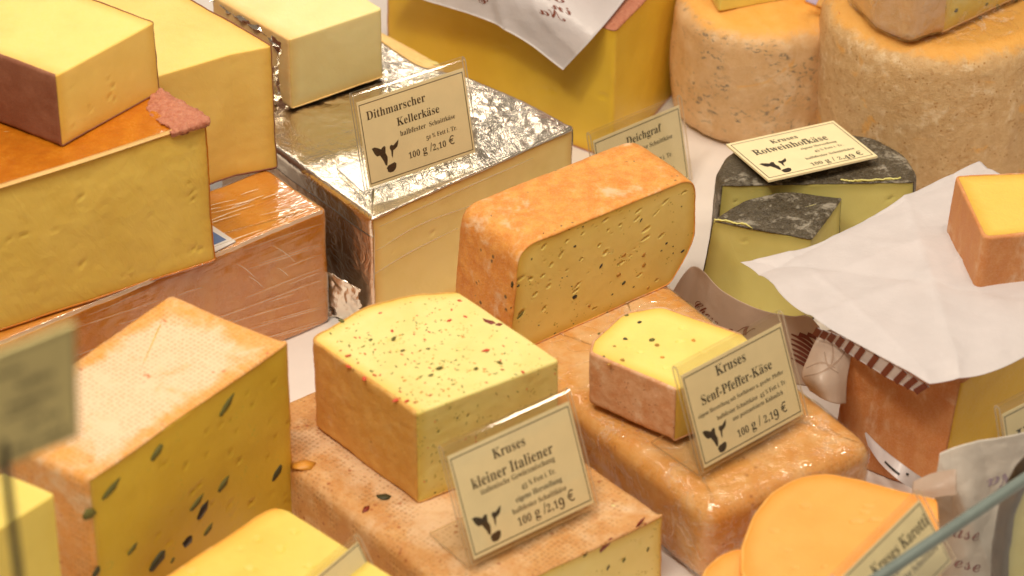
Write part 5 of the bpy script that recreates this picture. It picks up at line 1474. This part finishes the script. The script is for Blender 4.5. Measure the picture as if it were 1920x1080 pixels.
fs = Sheet(lattice([[(396, 0, p3z - .004), (410, -4, p3z - .001)], [(440, 30, p3z - .006), (452, 22, p3z - .002)], [(492, 64, p3z - .008), (500, 50, p3z - .004)], [(520, 92, p3z - .012), (534, 78, p3z - .006)],
                    [(514, 130, p3z - .030), (538, 118, p3z - .026)], [(508, 180, p3z - .052), (536, 172, p3z - .048)], [(520, 200, p3z - .060), (541, 206, p3z - .0605)]]), 90, 24, .0042, 75, ragged=.004)
fs.build('foil_wrap', M['foil'], pale.root, .0003)
fs = Sheet(lattice([[(606, 500, .042), (640, 520, .040), (676, 540, .036)], [(612, 545, .022), (642, 560, .020), (676, 578, .018)], [(612, 590, .0006), (638, 596, .0006), (672, 604, .0006)]]), 50, 50, .0030, 46, ragged=.004)
fs.build('foil_wrap', M['foil'], foil.root, .0003)


def creases(name, mat, root, plane, lines, w=.0007, h=.0005):
    """raised creases of stretched film: thin three-sided ridges; lines = pixel polylines, plane = (point, normal)"""
    p0_, n_ = plane
    V, Q = [], []
    for ln in lines:
        c = np.array([on_plane(u, v, p0_, n_) for u, v in ln])
        c = np.array([catmull(c, t) for t in np.linspace(0, 1, 14)])
        t = np.gradient(c, axis=0)
        t /= np.linalg.norm(t, axis=1)[:, None]
        s_ = np.cross(n_, t)
        tp = (np.sin(np.linspace(.12, math.pi - .12, 14)) ** .6 * (.75 + .5 * fbm(c, 90, 2)))[:, None]
        m_ = 14
        base = sum(len(a) for a in V)
        V.append(np.concatenate([c + s_ * w * tp, c + n_ * h * tp, c - s_ * w * tp]))
        i = np.arange(m_ - 1)
        Q += [np.stack([i, i + 1, i + 1 + m_, i + m_], 1) + base, np.stack([i, i + 1, i + 1 + m_, i + m_], 1) + base + m_]
    return link(name, mk_mesh(name, np.concatenate(V) - np.array(root.location), np.concatenate(Q)), mat, root, 'stuff')


rc = random.Random(21)
a0, ax, an = wall_of(-210, 726, 611, 391, cz)
ls_ = []
for _ in range(30):
    u0 = rc.uniform(120, 560)
    top = 640 - .4066 * u0
    v0 = top + rc.uniform(14, 205)
    L_ = rc.uniform(40, 230)
    sl = -.40 + (v0 - top) / 205 * .14 + rc.uniform(-.07, .05)
    if u0 + L_ > 603:
        L_ = 603 - u0
    ls_.append([(u0, v0), (u0 + L_ * .5, v0 + sl * L_ * .5 + rc.uniform(-2, 2)), (u0 + L_, v0 + sl * L_)])
for _ in range(4):
    u0 = rc.uniform(420, 560)
    v0 = 640 - .4066 * u0 + rc.uniform(15, 120)
    L_ = rc.uniform(20, 60)
    ls_.append([(u0, v0), (u0 + L_ * .5, v0 + .3 * L_), (min(604, u0 + L_), v0 + .75 * L_)])
creases('film_crease_glint', M['glint'], cop.root, (a0 + an * .0022, an), ls_, .0004, .0003)
ls_ = []
for _ in range(34):
    u0 = rc.uniform(378, 560)
    v0 = rc.uniform(335, 470)
    L_ = rc.uniform(30, 120)
    sl = -.32 + rc.uniform(-.08, .1)
    e_ = (u0 + L_, v0 + sl * L_)
    ok = all(v < 640 - .4066 * u - 5 and v > 318 + (u - 498) * .66 + 4 and v > 318 - .47 * (u - 498) + 4 for u, v in ((u0, v0), e_))
    if ok:
        ls_.append([(u0, v0), (u0 + L_ * .5, v0 + sl * L_ * .5 + rc.uniform(-2, 2)), e_])
creases('film_crease_glint', M['glint'], cop.root, (P(500, 400, cz + .0023), Z), ls_)
a0, ax, an = wall_of(697, 411, 1076, 240, fz)
creases('film_crease_glint', M['glint'], foil.root, (a0 + an * .0006, an), [[(700, 515), (770, 472), (858, 428)], [(702, 430), (702, 500), (699, 575)], [(706, 470), (790, 420), (900, 380)], [(712, 425), (850, 362), (1000, 296)]], .0008, .0004)
sm = Sheet(lattice([[(u, 640.6 - .4066 * u - 2, cz + .0036), (u, 640.6 - .4066 * u + 5, cz + .0006)] for u in (-60, 60, 180, 300, 420, 520, 604)]), 120, 8, .0016, 60)
sm.build('film_glint', M['glint'], cop.root, .0003)  # pale strip standing in for light caught along the film's edge

# ------------------------------------------------------------------ back row
cheese('cheese_slab', 'low pale orange cheese slab peeping out behind the foil cheese', .086, 0,
       [(720, 58, .003, RD), (838, 122, .004, RD), (790, 128, .004, RD), (690, 112, .004, RD), (600, 40, .004, RD)], 'paste_cream', 'rind_beige', cap1='rind', res=.002, group=BLOCKS)
gz = zsolve(1145, 57, 300, 0)
a0, ax, an = wall_of(722, -85, 1153, 57, gz)
back = cheese('cheese_block', 'big deep yellow cheese block with reddish top at the back, half covered by white paper', gz, 0,
              [(1153, 57, .004, CT), (1332, -122, .004, RD), (900, -264, .004, RD), (722, -86, .004, CT)], 'paste_back', 'rind_pink', cap1='rind', res=.0022, big=.003, small=.0014, group=BLOCKS, rough=(.001, .0005),
              holes=lambda p: [(on_plane(u, v, a0, an), an, ax, r, r * .6, .0014) for u, v, r in [(925, 97, .003), (950, 95, .0025), (1020, 168, .0035), (1038, 172, .003), (1130, 180, .004), (1060, 105, .002), (845, 60, .002), (870, 62, .0025), (1000, 130, .002)]])
ppA = [(1056, 131, gz - .030), (985, 78, gz - .016), (905, 35, gz - .008), (800, 2, gz - .006), (700, -30, gz - .004)]
ppB = [(1056, 131, gz - .030), (1118, 64, gz + .001), (1172, -2, gz + .005), (1250, -110, gz + .007)]
pap = thing('paper_sheet', 'white wrapping paper with upside-down brown handwriting, hanging over the deep yellow block', 'paper', P(1020, 20, gz), 'sheets of wrapping paper')
ps = Sheet(corner_lattice(ppA, ppB), 60, 60, .0012, 30, folds=4)
ps.build('sheet', M['paper'], pap)
for tx, a, b, c in (('Na', (1058, 40), (1008, 24), (1064, 18)), ('Kase', (1056, 6), (958, -12), (1064, -18)), ('in', (1072, 30), (1030, 14), (1080, 10)), ('C', (918, 10), (896, 4), (922, -10))):
    script_px(ps, 'handwriting', M['brown_print'], pap, tx, a, b, c)
cheese('cheese_piece', 'brownish pink cheese rind just showing on the white paper at the top edge', gz + .05, gz + .009,
       [(1000, -18, .004, RD), (1062, 6, .006, RD), (1140, -4, .006, RD), (1100, -60, .004, RD)], 'paste_gold', 'rind_pink', cap1='rind', zref=gz + .009, res=.0025, group=BLOCKS)

# wheels
def wheel(name, label, u, vb, r, vt, rind, seed):
    c = P(u, vb, 0) + np.array([0, r, 0])
    h = zsolve(u, vt, vb, 0)
    root = thing(name, label, 'cheese', (c[0], c[1], 0), 'whole cheese wheels at the back')
    pts = [(c[0] + r * math.cos(a), c[1] + r * math.sin(a), r * .3, RD) for a in np.linspace(0, 2 * math.pi, 25)[:-1]]
    pr = Prism(pts, 0, h, 'rind', 'rind', .0024, .014, .001, bulge=.004, dome=.002)
    pr.rough(.0020, .0003, 14, 60)
    pr.root = root
    pr.body('paste', M['paste_gold'], root)
    o = pr.shell('rind', M[rind], root, .0007, sel=np.ones(len(pr.fr), bool), rim=False)
    z = np.array([v.co.z for v in o.data.vertices])
    q = np.array([v.co[:2] for v in o.data.vertices])
    at = o.data.attributes.new('upper', 'FLOAT', 'POINT')
    at.data.foreach_set('value', np.clip((z - (h - .013)) / .016, 0, 1).astype(np.float32))
    return pr, h


w1, h1 = wheel('whole_cheese', 'smaller beige cheese wheel with grey mould streaks and orange top, back right', 1428, 287, .0640, 66, 'rind_wheel', 1)
w2, h2 = wheel('whole_cheese', 'largest cheese wheel with rough pitted beige rind at the right edge', 1768, 378, .0870, 108, 'rind_wheel_rough', 2)
w2.shell('film', M['film'], w2.root, .0030, sel=(w2.freg == 4), rim=False, wrinkle=lambda p: .0012 * np.abs(fbm(p, 60, 3)))
for u, v, r in ((1500, 190, 0.010), (1318, 50, .006)):
    pass
cheese('cheese_wedge', 'pale yellow cheese wedge lying on the smaller wheel, cut off by the top edge', h1 + .045, h1 + .003,
       [(1318, -30, .003, CT), (1347, 22, .003, CT), (1522, -10, .003, CT), (1450, -90, .003, CT)], 'paste_sunny', None, cap0='cut', zref=h1 + .003, res=.002, group=BLOCKS)
pk = cheese('cheese_packet', 'tiny wrapped cheese packet with red and violet print on the smaller wheel', h1 + .018, h1 + .002,
            [(1508, 4, .002, RD), (1574, 30, .002, RD), (1592, 2, .002, RD), (1530, -30, .002, RD)], 'paste_cream', 'rind_beige', cap1='rind', zref=h1 + .002, res=.0018, big=.002, cat='packet')
for mt, q in (('label_violet', [(1510, 0), (1530, 8), (1536, -4), (1516, -12)]), ('label_red', [(1574, 26), (1590, 2), (1586, -10), (1570, 14)])):
    ps_ = np.array([P(u, v, h1 + .0195) for u, v in q])
    V = np.concatenate([ps_, ps_ - Z * .001]) - np.array(pk.root.location)
    link('label', mk_mesh('label', V, [[0, 1, 2, 3], [0, 4, 5, 1], [1, 5, 6, 2], [2, 6, 7, 3], [3, 7, 4, 0]], smooth=False), M[mt], pk.root)
hz = h2 + .005
half = cheese('cheese_piece', 'film-wrapped half cheese with herb-flecked yellow face on top of the largest wheel', hz + .075, hz,
              [(1588, 2, .012, RD), (1640, 58, .02, RD), (1704, 84, .012, RD), (1768, 62, .003, CT), (2010, -52, .01, RD), (1800, -150, .02, RD)], 'paste_sunny', 'rind_half', cap1='rind', zref=hz, res=.002, big=.008,
              small=.002, group=BLOCKS)
half.shell('film', M['film'], half.root, .0016, sel=half.freg >= 1, rim=False, wrinkle=lambda p: .0012 * (1 - np.abs(fbm(p, 60, 3)) * 2), var=.1)
a0, ax, an = wall_of(1768, 62, 2010, -52, hz)
for u, v, L, W, mt in [(1793, 20, 9, 8, 'herb_dark'), (1838, 33, 10, 6, 'herb_dark'), (1905, 0, 12, 6, 'herb_dark'), (1870, 12, 12, 9, 'herb_green'), (1850, 8, 10, 6, 'herb_green')]:
    bit('herb_piece', mt, half.root, on_plane(u, v, a0, an) + an * .0002, an, ax, L / 2300, W / 2300, .3, k)
    k += 1

# ------------------------------------------------------------------ red wine cheese
rz = .078
a0, ax, an = wall_of(1352, 346, 1712, 340, rz)
wine = cheese('cheese_piece', 'half wheel of greenish cheese with black bloomy rind under the flat-lying card', rz, 0,
              [(1353, 347, .002, RD), (1344, 322, .01, RD), (1362, 290, .02, RD), (1420, 256, .02, RD), (1530, 238, .03, RD), (1640, 256, .02, RD), (1697, 290, .02, RD), (1717, 322, .01, RD), (1712, 341, .002, CT)],
              'paste_wine', 'rind_dark', cap1='rind', res=.0016, big=.005, small=.001, group=BLOCKS, scale0=1.06,
              holes=lambda p: rnd_holes(P(1353, 347, rz) - Z * .075, an, ax, Z, .15, .07, 24, (.001, .0026), (.3, .6), .0011, .3, 14))
vz = .075
a0, ax, an = wall_of(1333, 413, 1521, 448, vz)
wv = cheese('cheese_wedge', 'smaller greenish cheese wedge with black bloomy rind, leaning before the half wheel', vz, 0,
            [(1333, 413, .003, CT), (1521, 448, .002, CT), (1579, 371, .002, RD), (1480, 356, .04, RD), (1400, 373, .03, RD)], 'paste_wine', 'rind_dark', cap1='rind', res=.0014, big=.003, small=.001, group=BLOCKS, scale0=1.10,
            lean=(-.004, -.002), holes=lambda p: rnd_holes(P(1333, 413, vz) - Z * .075 - an * .003, an, ax, Z, .08, .072, 26, (.0012, .0028), (.35, .7), .0012, .3, 15))
cr = Sheet(lattice([[(1338, 411, vz + .0012), (1339, 416, vz - .002)], [(1365, 415, vz + .0016), (1365, 422, vz - .003)], [(1395, 421, vz + .0014), (1396, 428, vz - .003)], [(1411, 426, vz + .0005), (1412, 430, vz - .001)]]), 50, 8, .0014, 160, ragged=.002)
cr.build('rind_crumb', M['paste_wine'], wv.root, .0012)
cr = Sheet(lattice([[(1578, 339, rz + .0014), (1578, 342, rz - .001)], [(1630, 337, rz + .0018), (1630, 342, rz - .001)], [(1690, 334, rz + .0014), (1690, 338, rz - .001)]]), 60, 8, .0016, 190, ragged=.002)
cr.build('rind_crumb', M['paste_wine'], wine.root, .0012)

# ------------------------------------------------------------------ right: paper with the small cheese, block below
kz = .095
rb = cheese('cheese_block', 'orange-brown rinded block with golden cut face under the large white paper', kz, 0,
            [(1802, 718, .004, CT), (1995, 588, .004, RD), (1780, 500, .006, RD), (1592, 640, .006, RD)], 'paste_back', 'rind_block', cap1='rind', res=.0017, big=.004, small=.0012, group=BLOCKS, rough=(.0012, .0004), lean=(-.008, .002))
sheet = thing('paper_sheet', 'large white wrapping paper under the small cheese, with a brown striped hem', 'paper', P(1700, 560, .105), 'sheets of wrapping paper')
A = [(1388, 490, .094), (1425, 515, .096), (1490, 577, .102), (1600, 640, .108), (1690, 690, .108), (1742, 724, .103)]
B = [(1388, 490, .094), (1500, 466, .097), (1600, 420, .101), (1745, 346, .104), (1836, 304, .104)]
L = corner_lattice(A, B)
wbig = Sheet(L, 110, 110, .0014, 24, 1.3, folds=14)
wbig.build('sheet', M['paper'], sheet)
hem = Sheet(lattice([[(1532, 615, .1035), (1524, 628, .094)], [(1570, 628, .1055), (1560, 642, .094)], [(1620, 652, .107), (1606, 672, .094)], [(1690, 692, .1065), (1672, 712, .093)], [(1744, 725, .1015), (1722, 738, .092)]]), 70, 10, .0004, 60)
hem.build('hem', M['paper'], sheet)
hem.ribbons('hem_stripe', M['brown_print'], sheet, [([(t, .0), (t, .25), (t, .5), (t, .75), (t, 1.0)], [.0042, .0042]) for t in np.linspace(.03, .97, 11)], .0004)
mz = zsolve(1845, 446, 552, .1085)
cheese('cheese_piece', 'small yellow cheese with orange-brown rind sides on the white paper at the right edge', mz, .1085,
       [(1791, 329, .004, RD), (1846, 447, .006, RD), (2010, 430, .006, RD), (1960, 324, .006, RD)], 'paste_mustard', 'rind_block', res=.0014, big=.004, small=.0014, group=BLOCKS, lean=(-.003, -.001))

# wrapping paper in front of the red wine cheese
wr = thing('paper_sheet', 'greyish wrapping paper with brown script and dark stripes standing before the greenish cheese', 'paper', P(1400, 620, 0), 'sheets of wrapping paper')
wp = Sheet(lattice([[(1250, 560, .035), (1300, 499, .046), (1357, 546, .048), (1420, 578, .048), (1480, 592, .050), (1514, 592, .050), (1536, 612, .048)],
                    [(1250, 575, .022), (1300, 560, .026), (1357, 595, .028), (1420, 630, .028), (1480, 645, .030), (1520, 650, .030), (1545, 660, .030)],
                    [(1255, 610, .0), (1305, 625, .0), (1360, 660, .0), (1425, 700, .0), (1490, 720, .0), (1530, 725, .0), (1560, 730, .0)]]), 40, 90, .0007, 40)
wp.build('sheet', M['paper_grease_and_shade'], wr)
script_px(wp, 'handwriting', M['brown_print'], wr, 'Chese', (1298, 575), (1345, 612), (1310, 552))
script_px(wp, 'handwriting', M['brown_print'], wr, 'N', (1368, 622), (1404, 630), (1378, 594))
wp.ribbons('dark_stripe', M['brown_print'], wr, [(px_line(wp, [(1484, 626 + d), (1500, 634 + d), (1518, 646 + d), (1534, 662 + d)], 5), [.001, .0022, .0022, .0016]) for d in (0, 9, 18, 27, 36, 45)] +
           [(px_line(wp, [(1492 + d, 626), (1506 + d, 632), (1522 + d * .6, 644)], 5), [.003, .0028, .001]) for d in (6, 22)], .0005)
cl = thing('paper_scrap', 'curled translucent greaseproof paper beside the striped hem', 'paper', P(1550, 755, .06), 'sheets of wrapping paper')
cs = Sheet(lattice([[(1534, 628, .092), (1560, 618, .094), (1580, 630, .094), (1600, 642, .094)], [(1516, 668, .080), (1543, 668, .086), (1570, 672, .086), (1594, 678, .083)],
                    [(1503, 704, .070), (1533, 712, .078), (1563, 718, .076), (1588, 716, .073)], [(1518, 733, .062), (1545, 749, .066), (1568, 757, .064), (1586, 757, .060)]]), 40, 40, .0006, 50)
cs.build('sheet', M['paper_grease_and_shade'], cl)
cs.ribbons('show_through_print', M['faint_brown'], cl, [(px_line(cs, q, 5), [.0006, .0014, .0005]) for q in ([(1512, 690), (1540, 680), (1566, 690)], [(1508, 706), (1540, 698), (1572, 676), (1590, 650)], [(1546, 660), (1552, 685), (1572, 700)], [(1560, 640), (1562, 668), (1556, 690)])], .0002)
st = thing('paper_scrap', 'narrow strip of printed paper under the orange-brown block at the right', 'paper', P(1690, 870, .02), 'sheets of wrapping paper')
ss = Sheet(lattice([[(1620, 806, .030), (1628, 836, .026)], [(1652, 838, .034), (1650, 868, .030)], [(1690, 868, .040), (1682, 898, .034)], [(1735, 900, .026), (1722, 925, .016)]]), 40, 16, .0005, 50)
ss.build('sheet', M['paper'], st)
ss.ribbons('print_mark', M['ink'], st, [(px_line(ss, q, 4), [.0012, .0016]) for q in ([(1660, 866), (1672, 878), (1686, 890)], [(1698, 888), (1703, 890)])], .0005)

# paper at the lower right
lr = thing('paper_sheet', 'cream wrapping paper with violet handwriting standing behind the glass pane, lower right', 'paper', P(1830, 1080, .01), 'sheets of wrapping paper')
ls = Sheet(lattice([[(1762, 850, .100), (1812, 834, .105), (1872, 822, .105), (1945, 806, .105)], [(1752, 925, .076), (1810, 915, .080), (1870, 902, .080), (1945, 890, .080)],
                    [(1757, 1000, .046), (1812, 1000, .051), (1862, 992, .050), (1910, 985, .050)], [(1765, 1095, .010), (1810, 1092, .015), (1850, 1088, .015), (1890, 1082, .015)]]), 60, 50, .0014, 35, 2.1, folds=6)
ls.build('sheet', M['paper_warm'], lr)
fl = Sheet(lattice([[(1712, 903, .088), (1748, 887, .094), (1794, 879, .101)], [(1710, 922, .085), (1750, 912, .091), (1794, 903, .096)], [(1718, 934, .083), (1752, 933, .086), (1794, 928, .090)]]), 30, 20, .0005, 50)
fl.build('folded_flap', M['paper_grease_and_shade'], lr)  # darker paper colour carries the shade on the flap's underside
script_px(ls, 'handwriting', M['tomato'], lr, 'ase', (1786, 1006), (1836, 1014), (1790, 958))
script_px(ls, 'handwriting', M['tomato'], lr, 'ese', (1788, 1062), (1838, 1074), (1792, 1014))
script_px(ls, 'handwriting', M['violet_print'], lr, 'Na', (1912, 878), (1846, 902), (1920, 918))

# carrot cheese
qz = .085
car = cheese('cheese_piece', 'bright orange half-round cheese with smooth cut top at the bottom right', qz, 0,
             [(1758, 938, .003, RD), (1605, 898, .01, RD), (1548, 888, .02, RD), (1497, 894, .03, RD), (1448, 923, .03, RD), (1412, 968, .03, RD), (1391, 1025, .03, RD), (1390, 1075, .03, RD), (1430, 1150, .02, RD),
              (1640, 1200, .004, CT), (1768, 1060, .003, CT)], 'paste_carrot', 'rind_carrot', res=.0016, big=.004, small=.0014, group=BLOCKS,
             holes=lambda p: [(P(u, v, qz), Z, E0, r, r * .45, .0012) for u, v, r in [(1510, 949, .0036), (1451, 995, .0025), (1628, 950, .0035), (1620, 960, .003), (1605, 978, .0045), (1640, 975, .004), (1478, 1032, .0018), (1545, 1062, .002), (1490, 1065, .002)]])
cheese('cheese_piece', 'second slice of bright orange cheese just showing left of the half-round one', .07, 0,
       [(1306, 1110, .01, RD), (1322, 1068, .02, RD), (1350, 1042, .02, RD), (1392, 1026, .01, RD), (1470, 1120, .004, CT), (1400, 1200, .004, CT)], 'paste_carrot', 'rind_carrot', res=.002, big=.004, small=.0014, group=BLOCKS)
# dark-rinded cheese, bottom right corner
p0, p1 = P(1878, 1190, 0), P(2060, 1110, 0)
ex = (p1 - p0) / np.linalg.norm(p1 - p0)
ez = np.cross(ex, Z)
O = np.array([p0[0], p0[1], 0])
dk = Prism([face(1878, 1190, .006), face(2080, 1100, .006), face(2080, 830, .01), face(1985, 845, .03), face(1925, 890, .03), face(1896, 962, .03), face(1884, 1040, .03)], -.012, 0, 'rind', 'cut', .0022, .005, .0012, (O, ex, Z, ez))
dk.rough(.001, .0003)
dk.root = thing('cheese_piece', 'dark-rinded cheese with greenish cut face in the bottom right corner', 'cheese', O + ex * .04, BLOCKS)
dk.body('paste', M['paste_wine'], dk.root)
dk.shell('rind', M['rind_black'], dk.root, .0022)

# ------------------------------------------------------------------ price cards
card('price_card', 'sharp price card for 2,10 with a cow head, standing on the silver foil', fz + .0022, (685, 368), (893, 297), (655, 182), (866, 106),
     [('Dithmarscher', .067, .617, .232), ('Kellerkäse', .329, .73, .408), ('halbfester', .343, .585, .532), ('Schnittkäse', .615, .863, .532), ('50 % Fett i. Tr.', .571, .866, .67), ('100 g /2,10 €', .39, .83, .82)],
     (.071, .56, .25, .345), foot=.040)
card('price_card', 'price card with three heading lines of mustard cheese text, standing on the film-wrapped slab', s2z + .0035, (1313, 897), (1508, 789), (1256, 683), (1462, 594),
     [('Kruses', .31, .61, .185), ('Senf-Pfeffer-Käse', .117, .825, .392), ('eigene Herstellung mit Senfkörner u. geschr. Pfeffer', .06, .91, .50), ('halbfester Schnittkäse  45 % Fett i. Tr.', .22, .915, .61),
      ('aus pasteurisierte Kuhmilch', .356, .864, .697), ('100 g / 2,19 €', .363, .87, .885)], (.06, .64, .235, .30), foot=.046)
card('price_card', 'middle front price card with a cow head, before the red-flecked wedge', s1z + .0025, (881, 1070), (1117, 957), (818, 838), (1064, 733),
     [('Kruses', .33, .60, .208), ('kleiner Italiener', .12, .79, .388), ('italienische Gewürzmischung', .173, .785, .466), ('45 % Fett i. Tr.', .484, .77, .575), ('eigene Herstellung', .417, .80, .675),
      ('halbfester Schnittkäse', .369, .819, .768), ('100 g /2,19 €', .39, .87, .893)], (.06, .63, .235, .30), foot=.042)
card('price_card', 'half-hidden price card standing behind the orange loaf, before the deep yellow block', .0005, (1124, 418), (1292, 345), (1102, 250), (1268, 183),
     [('Deichgraf', .36, .76, .235), ('halbfester Schnittkäse', .36, .88, .38), ('50 % Fett i. Tr.', .52, .85, .61), ('100 g / 1,90 €', .40, .86, .86)], foot=.03)
card('price_card', 'price card lying flat on the black-rinded half wheel', rz + .0105, (1440, 343), (1655, 299), (1357, 277), (1561, 228),
     [('Kruses', .34, .59, .22), ('Rotweinhofkäse', .12, .80, .40, .13), ('eigene Herstellung', .50, .83, .50), ('45 % Fett i. Tr.', .58, .85, .61), ('halbfester Schnittkäse', .45, .90, .74), ('100 g / 2,49 €', .44, .92, .90)],
     (.07, .60, .24, .32), border=(.022, .045), foot=0, fold=False, inset=(0, 0, 0, 0), rect=(.088, .064))
card('price_card', 'strongly turned price card before the bright orange cheese, behind the glass pane', qz + .002, (1628, 1225), (1786, 1062), (1556, 1085), (1712, 923),
     [('Kruses Karotti', .30, .98, .36), ('eigene Herstellung', .45, .90, .55), ('halbfester Schnittkäse', .35, .95, .72)], foot=0)
card('price_card', 'price card at the right edge, leaning against the golden cut face', .03, (1892, 955), (2090, 850), (1869, 770), (2060, 655), [('Kruses', .3, .6, .25), ('Hofkäse', .1, .7, .45)], foot=0)
card('price_card', 'blank-looking price card rising from the bottom edge in the yellow wedge', .06, (612, 1195), (712, 1108), (571, 1086), (655, 1012), [], foot=0)

# blurred card on a rod at the left, nearest to the camera
root = card('price_sign', 'blurred price sign on a dark rod at the left edge, nearest of all', .50, (-90, 912), (146, 815), (-98, 695), (134, 604),
            [('Kruses', .30, .58, .22), ('Hofkäse', .52, .82, .37), ('halbfester', .45, .84, .52), ('Schnittkäse', .40, .72, .60), ('45 % Fett', .58, .86, .73), ('100 g / 2,19 €', .42, .90, .90, .07)],
            foot=0, fold=False, inset=(0, 0, 0, 0), group='price cards in clear holders')
root.children[0].data.materials[0] = M['card_shaded']
rt = P(8, 868, .503)
rl = np.array(root.location)
ang = np.linspace(0, 2 * math.pi, 13)[:-1]
ring = np.stack([np.cos(ang), np.sin(ang), 0 * ang], 1) * .0020
hs = [0.0, .002, .1, rt[2] + .012, rt[2] + .014]
rr = [1, 1.1, 1, 1, .6]
V = np.concatenate([np.array([rt[0] + .004 * (1 - h / rt[2]), rt[1] + .001, h]) + ring * q for h, q in zip(hs, rr)]) - rl
i = np.arange(12)
Q = np.concatenate([np.stack([i, (i + 1) % 12, (i + 1) % 12 + 12, i + 12], 1) + 12 * r for r in range(4)])
link('rod', mk_mesh('rod', V, Q), M['rod'], root)

# ------------------------------------------------------------------ glass pane along the front of the counter
g0, g1 = P(1560, 1136, .13), P(2040, 813, .13)
d = (g1 - g0) / np.linalg.norm(g1 - g0)
nn = np.array([d[1], -d[0], 0]) * .003
gt = thing('glass_pane', 'clear glass pane with greenish polished edge crossing the bottom right corner', 'glass pane', ((g0 + g1) / 2) * np.array([1, 1, 0]))
gl = np.array(gt.location)
a, b = g0 - d * .5, g1 + d * .1
low = lambda p, z: np.array([p[0], p[1], z])
V = np.array([a - nn, b - nn, b + nn, a + nn, low(a, .0005) - nn, low(b, .0005) - nn, low(b, .0005) + nn, low(a, .0005) + nn]) - gl
link('pane', mk_mesh('pane', V, [[0, 1, 5, 4], [2, 3, 7, 6]], smooth=False), M['glass'], gt)
n2 = nn * 1.08
V = []
for p in (a, b):
    for s_, zz in ((-1, -.004), (-1, -.0005), (-.6, .0008), (.6, .0008), (1, -.0005), (1, -.004)):
        V.append(p + n2 * s_ + Z * zz)
V = np.array(V) - gl
link('polished_edge', mk_mesh('polished_edge', V, [[i, i + 1, i + 7, i + 6] for i in range(5)]), M['glass_edge'], gt)
print('SCENE BUILT', sum(len(o.data.polygons) for o in sc.objects if o.type == 'MESH'))
